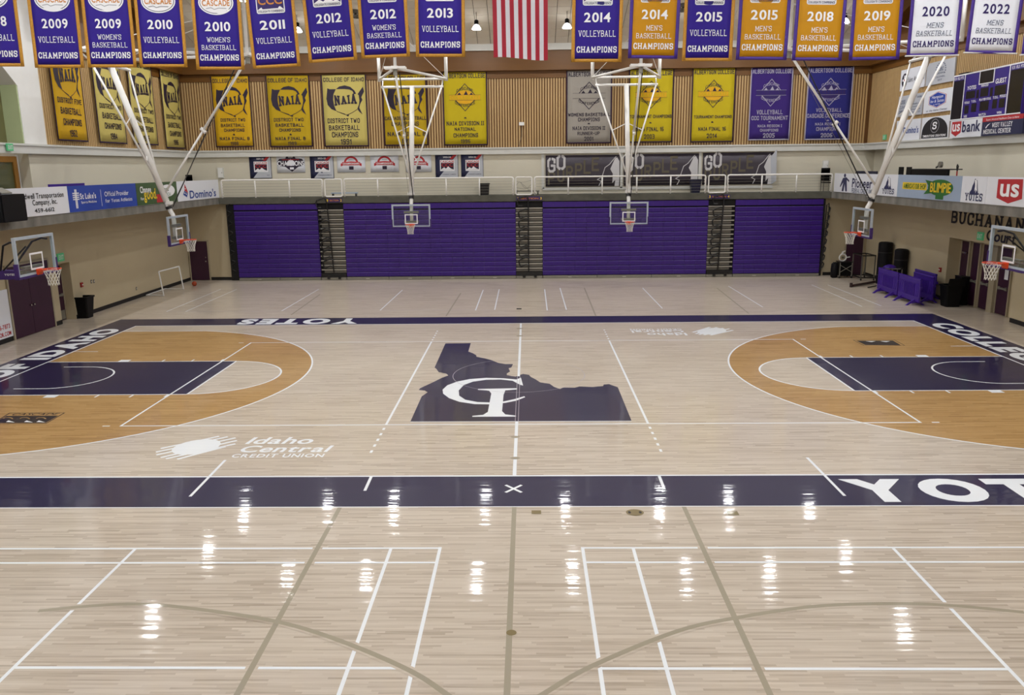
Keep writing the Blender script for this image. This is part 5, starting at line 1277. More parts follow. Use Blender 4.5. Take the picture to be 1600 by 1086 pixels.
def portable_hoop(label, loc, rz):
    t = thing('portable_hoop', label, 'basketball hoop', loc, rz, 'portable hoops at the court ends')
    backboard(t, -.38)
    MB().box(-4.5, -2.5, -.65, .65, .1, .95).build('base', PADP, t, local=True)
    for x in (-4.2, -2.8):
        for y in (-.5, .5): MB().tube((x, y-.05, .06), (x, y+.05, .06), .06, 10).build('caster', BLACK, t, local=True)
    MB().box(-2.5, -2.3, -.62, .62, .08, 2.1).build('front_pad', PADP, t, local=True)
    m = MB()
    for y in (-.28, .28): m.bar((-3.4, y, .95), (-2.1, y, 2.8), .1, .1)
    m.build('lift_arm', BLACK, t, local=True)
    MB().box(-2.6, -.72, -.15, .15, 2.78, 3.02).build('boom_pad', PADP, t, local=True)
    MB().box(-.72, -.47, -.4, .4, 2.95, 3.05).box(-.6, -.47, -.45, .45, 3.1, 3.16).build('board_bracket', GREYM, t, local=True)
    m = MB()
    for y in (-.72, .72): m.path([(-.46, y, 3.82), (-.62, y, 3.84), (-.85, y*.9, 3.75), (-1.25, y*.4, 3.05)], .028, 6)
    m.tube((-.46, -.3, 3.7), (-1.3, -.1, 3.02), .022, 6)
    m.build('stay_tube', BLACK, t, local=True)
    pl = Plane((-2.2, -.155, 2.83), (1, 0, 0), (0, 0, 1)) if rz == 0 else Plane((-.9, .155, 2.83), (-1, 0, 0), (0, 0, 1))
    V_, F_ = layout('YOTES', 'bold'); q = MB(); q.add([pl.P(.95+.30*a, .06+.055*b, .004) for a, b, c in V_], F_); q.build('lettering', INKW, t, local=True)
    return t
portable_hoop('portable glass hoop with purple boom at the left baseline', (-12.82, .12, 0), 0)
portable_hoop('portable glass hoop with purple boom at the right baseline', (12.52, -.3, 0), math.pi)

# ------------------------------------------------------------------ scoreboard wall on the right
PRW = Plane((XR-.06, 0, 0), (0, -1, 0), (0, 0, 1))
def panel(pl, tl, br, m, label, name='sponsor_sign', cat='sign', grp='sponsor panels beside the scoreboard', th=.05):
    """tl / br: surveyed top-left and bottom-right corners"""
    a = pl.uv(*tl); c = pl.uv(*br); u0, u1 = a[0], c[0]; v1, v0 = a[1], c[1]
    p = pl.P((u0+u1)/2, v0); t = thing(name, label, cat, tuple(p), 0, grp)
    q = MB(); pl.slab(q, u0, v0, u1, v1, -.05, 0.0); q.build('panel', m, t)
    return t, u0, v0, u1, v1
def rc(y): return y
# columns of the 2 x 3 panel block (left column x 1407..1447 at the top, right column 1449..1494)
cols = [(PRW.uv(1405, 150)[0], PRW.uv(1442, 150)[0]), (PRW.uv(1444.5, 150)[0], PRW.uv(1487.5, 150)[0])]
rowz = [(PRW.uv(1420, 219.5)[1], PRW.uv(1420, 187)[1]), (PRW.uv(1420, 181)[1], PRW.uv(1420, 148.5)[1]), (PRW.uv(1420, 140)[1], PRW.uv(1420, 107.5)[1])]
labs = [['white pizza panel at the bottom left of the sponsor block', 'panel with a black dome shape and letter S'], ['grey panel of small text, middle left of the sponsor block', 'white panel with a purple hotel hexagon'], ['white panel with a dark cross medallion, top left', 'grey panel with a dotted crest, top right']]
for ri in range(3):
    for ci in range(2):
        u0, u1 = cols[ci]; v0, v1 = rowz[ri]
        t = thing('sponsor_sign', labs[ri][ci], 'sign', tuple(PRW.P((u0+u1)/2, v0)), 0, 'sponsor panels beside the scoreboard')
        q = MB(); PRW.slab(q, u0, v0, u1, v1, -.05, 0); q.build('panel', SIGNLG if (ri, ci) in ((1, 0), (2, 1)) else SIGNW, t)
        U = lambda x: u0+(u1-u0)*x; V_ = lambda y: v0+(v1-v0)*y
        el = lambda cx, cy, rx, ry, n=20: [(U(cx+rx*math.cos(2*math.pi*i/n)), V_(cy+ry*math.sin(2*math.pi*i/n))) for i in range(n)]
        T = lambda s_, x0, y0_, x1, y1_, m_, **k: PRW.text(t, s_, U(x0), V_(y0_), U(x1), V_(y1_), m_, **k)
        if (ri, ci) == (0, 0):
            domino(PRW, t, U(.12), V_(.3), (v1-v0)*.5, (u1-u0)*.18); T("Domino's", .32, .34, .95, .66, INKBL, font='bold')
        elif (ri, ci) == (0, 1):
            q = MB(); PRW.poly(q, [(U(.02), V_(.04))]+[(U(.5-.47*math.cos(i*math.pi/16)), V_(.3+.66*math.sin(i*math.pi/16))) for i in range(17)]+[(U(.98), V_(.04))], .004); q.build('dome_mark', INKB, t)
            q = MB(); PRW.line(q, el(.5, .58, .15, .3), .03, .007, closed=True); q.build('ring', INKGR, t)
            T('S', .42, .42, .58, .76, INKW, font='slab', wt=2.2, d=.008); T('TIMBERSTONE CREATIONS', .08, .09, .92, .19, INKW, font='bold', d=.008)
        elif (ri, ci) == (1, 0):
            T('BOISE', .05, .6, .3, .8, INKS, font='bold'); T('CLINICS', .06, .38, .4, .52, INKS); T('OFFICE', .05, .15, .3, .3, INKS, font='bold')
            for k in range(4): T('Orthopedics care', .55, .12+.13*k, .95, .2+.13*k, INKS)
            T('208', .78, .8, .95, .88, INKS, font='bold')
        elif (ri, ci) == (1, 1):
            hx = [(.5+.36*math.cos(math.radians(a_)), .56+.36*math.sin(math.radians(a_))) for a_ in (90, 30, -30, -90, -150, 150)]
            for s_, m_, dd, nm in ((1.0, INKR, .004, 'hexagon_edge'), (.95, INKW, .006, 'hexagon_line'), (.9, SIGNB, .008, 'hexagon')):
                q = MB(); PRW.poly(q, [(U(.5+(x-.5)*s_), V_(.56+(y-.56)*s_)) for x, y in hx], dd); q.build(nm, m_, t)
            T('Hampton', .3, .62, .7, .75, INKW, d=.012, shear=.2); T('Inn & Suites', .26, .44, .74, .57, INKW, d=.012, shear=.2); T('by HILTON', .38, .32, .62, .38, INKW, d=.012)
            T('at the Idaho Center', .12, .06, .88, .15, INKS, shear=.2)
        elif (ri, ci) == (2, 0):
            q = MB(); PRW.poly(q, el(.18, .48, .12, .34), .004); q.build('medallion', INKD, t)
            q = MB(); PRW.rect(q, U(.155), V_(.25), U(.205), V_(.72), .007); PRW.rect(q, U(.09), V_(.44), U(.27), V_(.54), .0072); q.build('cross', INKW, t)
            q = MB(); PRW.rect(q, U(.16), V_(.44), U(.2), V_(.54), .0085); q.build('cross_centre', INKR, t)
            T('Saint Alphonsus', .33, .36, .98, .58, INKD, font='sans')
        else:
            q = MB()
            for i in range(14):
                a_ = math.radians(-30+i*18.5); PRW.poly(q, [(U(.52+.17*math.cos(a_)+.022*math.cos(b2)), V_(.60+.32*math.sin(a_)+.035*math.sin(b2))) for b2 in [k*math.pi/3 for k in range(6)]], .004)
            q.build('dotted_crest', INKS, t)
            T('RBC', .42, .55, .62, .72, INKS, font='slab', wt=1.6); T('BREWING', .4, .42, .66, .5, INKS); T('EST', .45, .12, .6, .2, INKS, font='bold'); T('CALDWELL', .34, .26, .7, .34, INKS)
# scoreboard
sa_, sb_ = PRW.uv(1484, 150)[0], PRW.uv(1660, 150)[0]
sv0, sv1 = PRW.uv(1540, 179.5)[1], PRW.uv(1540, 108)[1]
PS = Plane((XR-.32, 0, 0), (0, -1, 0), (0, 0, 1))
def su(px, py): return PS.uv(px, py)
a = su(1484, 189); c = su(1583, 178)
u0 = a[0]; vb = a[1]; 
vt = su(1540, 108.5)[1]
uB = su(1505.5, 150)[0]; uC = su(1574, 150)[0]; uD = uC+(uB-u0)*1.05
t = thing('scoreboard', 'purple and black scoreboard with dark digit panels on the slatted right wall', 'scoreboard', tuple(PS.P((u0+uD)/2, vb)))
q = MB(); PS.slab(q, u0, vb, uD, vt, -.25, 0); q.build('cabinet', SCOREP, t)
q = MB(); hB = vt-vb
PS.rect(q, u0+.03, vb+.03, uB-.04, vt-hB*.13, .004); q.build('player_panel', SCOREB, t); q = MB(); PS.rect(q, uC+.06, vb+.03, uD-.03, vt-hB*.13, .004); q.build('player_panel', SCOREB, t)
q = MB()
for uu in (uB, uC): PS.rect(q, uu-.03, vb, uu+.03, vt, .006)
PS.rect(q, u0, vt-.05, uD, vt, .007); PS.rect(q, u0, vb, uD, vb+.04, .007); PS.rect(q, u0, vb, u0+.04, vt, .008)
q.build('white_border', INKW, t)
UC = lambda x: uB+(uC-uB)*x; VC = lambda y: vb+hB*y
q = MB(); PS.rect(q, UC(.34), VC(.70), UC(.68), VC(.99), .004); q.build('clock_border', INKW, t)
q = MB(); PS.rect(q, UC(.36), VC(.72), UC(.66), VC(.97), .008); q.build('clock', SCOREB, t)
q = MB()
for x0, x1, y0_, y1_ in ((.06, .28, .44, .60), (.40, .58, .44, .62), (.72, .96, .42, .62), (.06, .16, .12, .30), (.22, .34, .14, .32), (.42, .62, .14, .34), (.70, .80, .16, .34), (.84, .96, .16, .34), (.31, .37, .42, .6), (.62, .68, .42, .6)): PS.rect(q, UC(x0), VC(y0_), UC(x1), VC(y1_), .006)
q.build('digit_window', SCOREB, t)
for s_, x0, x1, y0_, y1_ in (('YOTES', .08, .29, .63, .71), ('PERIOD', .41, .57, .645, .69), ('GUEST', .72, .95, .66, .76), ('FOULS', .05, .17, .335, .385), ('T.O.L.', .21, .33, .345, .395), ('PLAYER FOUL', .40, .66, .355, .405), ('T.O.L.', .70, .82, .36, .41), ('FOULS', .85, .98, .365, .42), ('WIN', .06, .14, .03, .09), ('MATCH', .42, .58, .035, .09), ('WIN', .82, .92, .04, .09)):
    PS.text(t, s_, UC(x0), VC(y0_), UC(x1), VC(y1_), INKW, font='bold', d=.010)
for base in (u0+.04, uC+.1):
    w3 = (uB-u0-.1)/3
    for i, s_ in enumerate(('PLYR', 'FLS', 'PTS')): PS.text(t, s_, base+w3*(i+.08), vt-hB*.11, base+w3*(i+.8), vt-hB*.05, INKW, font='bold', d=.008)
MB().box(XR-.3, XR-.05, PS.P(u0+.6, vt).y-.3, PS.P(u0+.6, vt).y+.3, vt, vt+.06).build('top_bracket', BLACK, t)
# two signs under the scoreboard
def under(tl, br, m, label):
    a = su(*tl); c = su(*br); v0_, v1_ = c[1], a[1]
    t = thing('sponsor_sign', label, 'sign', tuple(PS.P((a[0]+c[0])/2, v0_)), 0, 'sponsor panels under the scoreboard')
    q = MB(); PS.slab(q, a[0], v0_, c[0], v1_, -.2, 0); q.build('panel', m, t)
    return t, a[0], v0_, c[0], v1_
vs0, vs1 = su(1485, 216)[1], su(1485, 191)[1]
t = thing('sponsor_sign', 'white bank panel with red shield under the scoreboard', 'sign', tuple(PS.P(su(1508, 200)[0], vs0)), 0, 'sponsor panels under the scoreboard')
b0, b1 = su(1484.5, 205)[0], su(1533, 205)[0]
q = MB(); PS.slab(q, b0, vs0, b1, vb-.01, -.2, 0); q.build('panel', SIGNW, t)
hh = vb-vs0; q = MB(); PS.poly(q, [(b0+.05*(b1-b0), vs0+.92*hh), (b0+.36*(b1-b0), vs0+.92*hh), (b0+.36*(b1-b0), vs0+.28*hh), (b0+.2*(b1-b0), vs0+.08*hh), (b0+.05*(b1-b0), vs0+.28*hh)], .004); q.build('shield_mark', INKR, t)
PS.text(t, 'us', b0+.08*(b1-b0), vs0+.36*hh, b0+.33*(b1-b0), vs0+.78*hh, INKW, font='bold', d=.010); PS.text(t, 'bank', b0+.40*(b1-b0), vs0+.28*hh, b0+.97*(b1-b0), vs0+.9*hh, INKN, font='bold', d=.010)
b0, b1 = b1+.03, su(1597, 205)[0]
t = thing('sponsor_sign', 'navy medical center panel with red top strip under the scoreboard', 'sign', tuple(PS.P((b0+b1)/2, vs0)), 0, 'sponsor panels under the scoreboard')
q = MB(); PS.slab(q, b0, vs0, b1, vb-.01, -.2, 0); q.build('panel', SIGNN, t)
q = MB(); PS.rect(q, b0, vb-.01-.24*hh, b1, vb-.012, .004); q.build('red_strip', INKR, t)
PS.text(t, 'Expert Advanced Healthcare Close to Home', b0+.1*(b1-b0), vs0+.80*hh, b0+.9*(b1-b0), vs0+.90*hh, INKW, d=.010)
PS.text(t, 'WEST VALLEY', b0+.26*(b1-b0), vs0+.42*hh, b0+.76*(b1-b0), vs0+.66*hh, INKW, font='slab', wt=1.8); PS.text(t, 'MEDICAL CENTER', b0+.05*(b1-b0), vs0+.1*hh, b0+.74*(b1-b0), vs0+.34*hh, INKW, font='slab', wt=1.8)
q = MB(); PS.poly(q, [(b0+.05*(b1-b0), vs0+.66*hh), (b0+.1*(b1-b0), vs0+.44*hh), (b0+.14*(b1-b0), vs0+.58*hh), (b0+.22*(b1-b0), vs0+.66*hh), (b0+.15*(b1-b0), vs0+.52*hh), (b0+.11*(b1-b0), vs0+.38*hh)], .005); q.build('bird_mark', INKW, t)
# wall lettering
PWL = Plane((XR-.012, 0, 0), (0, -1, 0), (0, 0, 1))
t = thing('wall_lettering', 'black serif court name letters on the beige right wall', 'lettering', tuple(at(1540, 360, X=XR-.01)))
PWL.ptext(t, 'BUCHANAN', 1486, 348.3, 1603, 341, INKB, font='slab', wt=1.9, name='letters', d=.004)
PWL.ptext(t, 'Court', 1540, 375.5, 1588.5, 364.5, INKB, font='bold', name='letters', d=.004, shear=.15)

# ------------------------------------------------------------------ things along the side walls
def F_(x, y, z=0.0): p = F(x, y); return Vector((p.x, p.y, z))
# left: goal frame, ball, bin, poster
t = thing('goal_frame', 'small white goal frame leaning by the left wall', 'goal', tuple(F_(256, 463)))
g0, g1 = F_(256, 463), F_(287, 453); up = Vector((-.12, 0, 1.14)); r = .032
b0, b1 = Vector((XL+.08, g0.y+.15, .04)), Vector((XL+.08, g1.y+.15, .04))
for q in (g0, g1): MB().tube(q+Vector((0, 0, .02)), q+up, r, 8).build('post', WHITEP, t)
MB().tube(g0+up, g1+up, r, 8).build('crossbar', WHITEP, t)
for q, e in ((g0, b0), (g1, b1)): MB().tube(q+Vector((0, 0, .04)), e, .026, 8).build('base_bar', WHITEP, t)
MB().tube(b0, b1, .026, 8).build('back_bar', WHITEP, t)
t = thing('basketball', 'orange basketball on the floor before the left corner door', 'ball', tuple(F_(304, 447)))
c = F_(304, 447); R0 = .121; m = MB()
m.lathe([(R0*math.cos(math.radians(a_))+1e-4, R0+R0*math.sin(math.radians(a_))) for a_ in range(-90, 91, 15)], tuple(c), 20, cap=False).build('ball', BALLO, t, smooth=True)
m = MB(); cc = c+Vector((0, 0, R0))
for ax in ((1, 0, 0), (0, 1, 0), (0, 0, 1)):
    A = Vector(ax); B_ = A.orthogonal().normalized(); C_ = A.cross(B_)
    m.path([cc+(B_*math.cos(k*math.pi/12)+C_*math.sin(k*math.pi/12))*(R0+.0003) for k in range(24)], .003, 4, closed=True)
m.build('seam', INKB, t)
def bin_(loc, w0, w1, h, mm, label, rim=True, rz=0.0, lid=False):
    t = thing('waste_bin', label, 'bin', loc, rz, 'waste bins')
    def ring(hw, z, rr=.05):
        pts = []
        for cx, cy, a0 in ((hw-rr, -hw+rr, -90), (hw-rr, hw-rr, 0), (-hw+rr, hw-rr, 90), (-hw+rr, -hw+rr, 180)):
            pts += [(cx+rr*math.cos(math.radians(a0+45*i)), cy+rr*math.sin(math.radians(a0+45*i)), z) for i in range(3)]
        return pts
    m = MB(); rs = [ring(w0/2, 0), ring(w1/2, h), ring(w1/2-.02, h), ring(w0/2-.02, .05)]; n = 12
    m.add([p for r_ in rs for p in r_], [(j*n+i, j*n+(i+1) % n, (j+1)*n+(i+1) % n, (j+1)*n+i) for j in range(3) for i in range(n)]+[tuple(range(n-1, -1, -1)), tuple(range(3*n, 4*n))])
    m.build('body', mm, t, local=True)
    m = MB(); rs = [ring(w1/2+.025, h-.05), ring(w1/2+.025, h+.01), ring(w1/2-.02, h+.01)]
    m.add([p for r_ in rs for p in r_], [(j*n+i, j*n+(i+1) % n, (j+1)*n+(i+1) % n, (j+1)*n+i) for j in range(2) for i in range(n)]); m.build('rim', mm, t, local=True)
    if lid: MB().bar((-w1/2-.02, 0, h), (-w1/2-.12, 0, h+.3), w1, .03).build('lid', mm, t, local=True)
    return t
bin_(tuple(F_(133, 496)+Vector((.0, 0, 0))), .46, .62, .84, BLKPL, 'black square waste bin on the floor by the left wall')
bin_((17.2, 10.72, 0), .52, .66, .86, BLKPL, 'black wheeled waste bin with raised lid beside the right doors', lid=True, rz=math.pi/2)
bin_((at(757, 305, Y=20.75).x, 20.75, 4.25), .44, .52, .58, BLACK, 'black waste bin on the back balcony against the cream wall')
bin_((at(1086, 300, Y=20.75).x, 20.75, 4.25), .42, .55, .66, NAVYC, 'navy waste bin on the back balcony before the dark banners')
t = thing('storage_box', 'black upright box standing at the far right door', 'box', (17.83, 11.1, 0))
MB().box(17.66, 17.98, 10.9, 11.42, 0, 1.12).build('box_body', BLKPL, t); MB().box(17.65, 17.99, 10.89, 11.43, 1.12, 1.16).build('lid', BLACK, t)
PLS = Plane((XL+.03, 0, 0), (0, 1, 0), (0, 0, 1))
py1 = at(21, 529, X=XL).y-.02; pz0, pz1 = .17, at(4, 453, X=XL).z
t = thing('wall_poster', 'white wall poster with red phone number at the left edge', 'poster', (XL+.02, py1-.8, pz0))
q = MB(); PLS.slab(q, py1-2.4, pz0, py1, pz1, -.025, 0); q.build('panel', SIGNW, t)
PLS.text(t, '66-7873', py1-.78, pz0+.30, py1-.12, pz0+.46, INKR, font='bold'); PLS.text(t, 'CTOR.COM', py1-.95, pz0+.06, py1-.1, pz0+.21, INKR, font='bold')
q = MB(); PLS.slab(q, py1-1.7, pz1-.75, py1-.62, pz1-.18, 0, .004); q.build('red_mark', INKR, t)
# right: barricades
def barricade(x, ya, yb_, label, rz=0.0):
    L_ = abs(yb_-ya); t = thing('crowd_barricade', label, 'barricade', (x, (ya+yb_)/2, 0), rz, 'purple plastic barricades')
    h = 1.1; hl = L_/2
    # frame plate with rounded top corners
    m = MB(); m.box(-.025, .025, -hl, hl, .9, h).box(-.03, .03, -hl, hl, .16, .36).box(-.025, .025, -hl, -hl+.07, .36, .9).box(-.025, .025, hl-.07, hl, .36, .9)
    m.tube((0, -hl+.01, h-.03), (0, hl-.01, h-.03), .045, 8).build('frame', BARRP, t, local=True)
    MB().box(-.006, .012, -hl+.06, hl-.06, .34, .92).build('web', BARRP, t, local=True)
    n = 8
    for k in range(n):
        y = -hl*.46+hl*.92*k/(n-1); MB().box(-.032, .032, y-.022, y+.022, .36, .86).build('slat', BARRP, t, local=True)
    for s in (-1, 1):
        for k, (o_, b_) in enumerate(((.60, .10), (.74, .12))):
            MB().path([(0, s*hl*(o_+b_*math.sin(math.pi*i/8)), .34+.56*i/8) for i in range(9)], .028, 6).build('curved_rib', BARRP, t, local=True)
        y = s*hl*.62
        m = MB(); pr = [(-.38, 0), (-.30, 0), (-.18, .07), (0, .10), (.18, .07), (.30, 0), (.38, 0), (.2, .15), (.06, .24), (-.06, .24), (-.2, .15)]
        vs = [(a_, y+d, b_) for d in (-.04, .04) for a_, b_ in pr]; k = len(pr); tri = tessellate_polygon([[Vector((a_, b_, 0)) for a_, b_ in pr]])
        m.add(vs, [tuple(f) for f in tri]+[tuple(i+k for i in reversed(f)) for f in tri]+[(i, (i+1) % k, k+(i+1) % k, k+i) for i in range(k)]).build('foot', BARRP, t, local=True)
    MB().box(-.05, .05, -hl-.08, -hl, .70, .80).build('hook', BARRP, t, local=True)
    return t
barricade(15.93, 12.62, 14.62, 'purple barricade, left panel of the front row')
barricade(15.93, 10.62, 12.52, 'purple barricade, right panel of the front row')
barricade(16.72, 11.2, 12.95, 'purple barricade behind the front row, nearest the black bin')
barricade(17.25, 12.1, 14.0, 'purple barricade against the right wall, topmost of the group')
def mat_roll(loc, r_, h, label):
    t = thing('mat_roll', label, 'rolled mat', loc, 0, 'rolled mats')
    MB().lathe([(r_-.02, 0), (r_, .03), (r_, h-.08), (r_-.02, h-.02), (r_-.06, h)], n=24).build('roll', MATBK, t, local=True, smooth=False)
    m = MB().path([((.05+.0135*k)*math.cos(k*.6), (.05+.0135*k)*math.sin(k*.6), h+.004) for k in range(int((r_-.08)/.0135))], .006, 4); m.build('spiral_edge', BLACK, t, local=True)
    for z in (.4, h-.5): MB().lathe([(r_+.004, z), (r_+.004, z+.05)], n=24, cap=False).build('strap', BLACK, t, local=True)
a = at(1380, 430, X=17.26); mat_roll((a.x, a.y, 0), .32, 1.97, 'taller black rolled mat standing by the metal rack')
a = at(1405.5, 430, X=17.3); mat_roll((a.x, a.y, 0), .29, 1.8, 'shorter black rolled mat standing nearer the barricades')
# metal rack, trolley, floor bar, table
t = thing('steel_rack', 'open steel frame rack standing before the right corner', 'rack', (16.95, 18.5, 0))
x0, x1, y0_, y1_, h = 16.62, 17.25, 18.26, 19.4, 1.22
for x in (x0, x1):
    for y in (y0_, y1_): MB().bar((x, y, .1), (x, y, h), .05, .05).build('post', GREYD, t)
    for y in (y0_, y1_): MB().tube((x-.02, y, .05), (x+.02, y, .05), .05, 10).build('caster', BLACK, t)
for z, mm in ((h, BLACK), (.14, BLACK)):
    for p, q in (((x0, y0_), (x1, y0_)), ((x1, y0_), (x1, y1_)), ((x1, y1_), (x0, y1_)), ((x0, y1_), (x0, y0_))): MB().bar((*p, z), (*q, z), .06, .05).build('rail', mm, t)
t = thing('equipment_trolley', 'dark equipment trolley with crossed steel braces by the maroon corner door', 'trolley', (16.25, 19.35, 0))
x0, x1, y0_, y1_, h = 15.92, 16.52, 19.2, 19.75, .82
for x in (x0, x1):
    for y in (y0_, y1_): MB().bar((x, y, .08), (x, y, h), .035, .035).build('post', GREYM, t); MB().tube((x, y-.015, .05), (x, y+.015, .05), .05, 10).build('caster', BLACK, t)
for p, q in (((x0, y0_-.02, .3), (x1, y0_-.02, .66)), ((x0, y0_-.03, .66), (x1, y0_-.03, .3))): MB().tube(p, q, .014, 6).build('cross_brace', GREYM, t)
MB().box(x0+.03, x1-.03, y0_+.02, y1_-.02, .1, .78).build('bag', BLKPL, t)
MB().box(x0-.02, x1+.02, y0_-.02, y1_+.02, .78, h).build('tray', BLACK, t)
t = thing('white_wheel', 'small white ring wheel with an arm lying on the trolley', 'wheel', (16.1, 19.4, .82))
MB().path([(16.06+.17*math.cos(a_), 19.3, 1.03+.17*math.sin(a_)) for a_ in [i*math.pi/10 for i in range(20)]], .035, 8, closed=True).build('ring', WHITEP, t, smooth=True)
MB().tube((16.06, 19.28, 1.03), (16.06, 19.32, 1.03), .06, 10).build('hub', GREYD, t)
MB().bar((16.2, 19.3, 1.02), (16.42, 19.3, 1.06), .03, .05).bar((16.0, 19.3, 1.19), (16.06, 19.3, 1.33), .05, .07).bar((16.06, 19.3, 1.3), (16.16, 19.3, 1.36), .04, .05).build('arm', WHITEP, t)
t = thing('sports_bag', 'dark bulging sports bag standing left of the trolley', 'bag', (15.72, 19.4, 0))
MB().lathe([(.10, 0), (.17, .05), (.18, .4), (.16, .7), (.08, .78)], (15.72, 19.4, 0), 12).build('bag_body', MATBK, t, smooth=True); MB().path([(15.58, 19.3, .6), (15.53, 19.25, .68), (15.6, 19.25, .8), (15.7, 19.3, .76)], .02, 6).build('handle', BLACK, t)
t = thing('floor_bar', 'dark maroon steel foot lying on the floor left of the barricades', 'steel bar', tuple(F_(1331, 449)))
p, q = F_(1333, 448.5, .07), F_(1366, 443.5, .09)
MB().path([p+Vector((-.12, -.05, -.01)), p, p.lerp(q, .3), q], .065, 6).tube(p+Vector((-.12, -.05, -.065)), p+Vector((-.12, -.05, .13)), .07, 8).build('bar', MAROON, t)
p, q = F_(1356, 450, .03), F_(1369, 447.5, .03); MB().tube(p, q, .025, 6).build('link_rod', BLACK, t)
t = thing('side_table', 'small black topped table behind the barricades', 'table', (16.7, 15.3, 0))
MB().box(16.32, 17.1, 14.8, 15.35, .98, 1.02).build('table_top', BLACK, t); MB().box(16.31, 16.95, 14.78, 14.8, .985, 1.015).build('edge_strip', ALU, t)
for x in (16.37, 17.05):
    for y in (14.85, 15.3): MB().bar((x, y, 0), (x, y, .98), .04, .04).build('leg', GREYM, t)
t = thing('folded_cloth', 'folded purple cloth lying on the small black table', 'cloth', (16.6, 15.1, 1.02))
MB().lathe([(.28, 0), (.27, .05), (.2, .1), (.08, .14), (.02, .145)], (16.6, 15.1, 1.02), 9).build('cloth', BARRP, t)
# ------------------------------------------------------------------ balcony bits
def chair(name_t, loc, rz, label, grp, mm=BLKPL):
    t = thing(name_t, label, 'chair', loc, rz, grp)
    MB().box(-.22, .22, -.2, .22, .42, .47).build('seat', mm, t, local=True)
    m = MB(); vs = []
    m.box(-.22, .22, .22, .26, .5, .84).build('backrest', mm, t, local=True)
    for sx in (-.2, .2):
        for y in (-.17, .22): MB().tube((sx, y, 0), (sx, y, .45), .013, 6).build('leg', BLACK, t, local=True)
        MB().tube((sx, .23, .45), (sx, .25, .82), .013, 6).build('back_post', BLACK, t, local=True)
    return t
xs = at(1290, 290, Y=20.9).x
for k in range(4): chair('stacked_chair', (xs, 20.8, 4.25+.11*k), math.pi*.0, ['lowest', 'second', 'third', 'topmost'][k]+' black chair of the stack at the right end of the back balcony', 'stacked balcony chairs')
xs = at(290, 275, Y=20.7).x
for k in range(4): chair('stacked_chair', (xs, 20.75, 4.25+.11*k), 0, ['lowest', 'second', 'third', 'topmost'][k]+' black chair of the stack in the left balcony corner', 'left corner stacked chairs')
def low_box(px0, px1, y, h, label, mm=GREYD):
    a, c = at(px0, 303, Y=y).x, at(px1, 303, Y=y).x
    t = thing('low_bench', label, 'bench', ((a+c)/2, y, 4.25)); MB().box(a, c, y, y+.3, 4.25+h-.05, 4.25+h).build('bench_top', mm, t)
    for x in (a+.08, c-.08): MB().box(x-.03, x+.03, y+.03, y+.27, 4.25, 4.25+h-.05).build('leg', BLACK, t)
low_box(517, 558, 20.45, .20, 'low grey bench behind the left aisle gate', SIGNGY); low_box(805, 843, 20.45, .20, 'low grey bench behind the middle aisle gate', GREYD)
for px, py, lb in ((345.5, 270, 'white wall cabinet near the left end of the back balcony'), (1289, 259, 'white wall cabinet near the right end of the back balcony')):
    p = at(px, py, Y=YB); t = thing('wall_cabinet', lb, 'cabinet', tuple(p), 0, 'wall cabinets')
    MB().box(p.x-.15, p.x+.15, YB-.1, YB, p.z-.27, p.z+.27).build('case', TRIMW, t); MB().box(p.x-.12, p.x+.12, YB-.115, YB-.1, p.z-.24, p.z+.24).build('door', WHITEP, t)
    MB().box(p.x+.07, p.x+.09, YB-.13, YB-.115, p.z-.03, p.z+.03).build('latch', GREYD, t)
# right balcony: two chairs, long black monitor desk, purple table top, tool with red handle
for i, px in enumerate((1399.5, 1411.5)):
    p = at(px, 268, X=XR-.9); chair('balcony_chair', (XR-.9, p.y, 4.62), -math.pi/2, 'black chair behind the white boards, %s of the pair' % ('left' if i == 0 else 'right'), 'pair of balcony chairs')
ya, yb_ = at(1395, 268, X=XR-1.15).y, at(1416, 268, X=XR-1.15).y
t = thing('seating_platform', 'dark low platform carrying the pair of balcony chairs', 'platform', (XR-.9, (ya+yb_)/2, 4.25)); MB().box(XR-1.4, XR-.2, yb_-.4, ya+.3, 4.25, 4.62).build('deck', MATBK, t)
ya, yb_ = at(1425, 268, X=XBR+.5).y, at(1482, 268, X=XBR+.5).y
t = thing('scorer_desk', 'long black desk panel standing behind the airship board', 'desk', (XBR+.6, (ya+yb_)/2, 4.25))
MB().box(XBR+.48, XBR+.55, yb_, ya, 4.25, 5.36).build('front_panel', BLKPL, t); MB().box(XBR+.45, XBR+1.0, yb_-.03, ya+.03, 5.36, 5.40).build('desk_top', BLACK, t)
yy = (ya+yb_)/2-.35
t = thing('desk_fan', 'grey and black desk fan standing on the long black desk', 'fan', (XBR+.7, yy, 5.40))
MB().path([(XBR+.7, yy+.25, 5.45), (XBR+.7, yy+.1, 5.5), (XBR+.7, yy, 5.54)], .035, 8).build('stand', BLACK, t); MB().tube((XBR+.66, yy-.05, 5.56), (XBR+.76, yy-.05, 5.56), .12, 14).build('head', GREYM, t)
p = at(1496.5, 258, X=XBR+.45)
t = thing('red_handled_tool', 'upright tool with red shaft and black grip behind the boards', 'tool', (XBR+.45, p.y, 4.25))
MB().tube((XBR+.45, p.y, 4.25), (XBR+.45, p.y, 5.33), .025, 8).build('shaft', REDP, t); MB().path([(XBR+.45, p.y, 5.33), (XBR+.45, p.y-.03, 5.38), (XBR+.45, p.y-.05, 5.5), (XBR+.45, p.y+.02, 5.56), (XBR+.45, p.y+.05, 5.5), (XBR+.45, p.y+.03, 5.38), (XBR+.45, p.y, 5.33)], .022, 6).build('grip', BLACK, t)
ya, yb_ = at(1338, 269, X=XBR+.9).y, at(1371, 269, X=XBR+.9).y
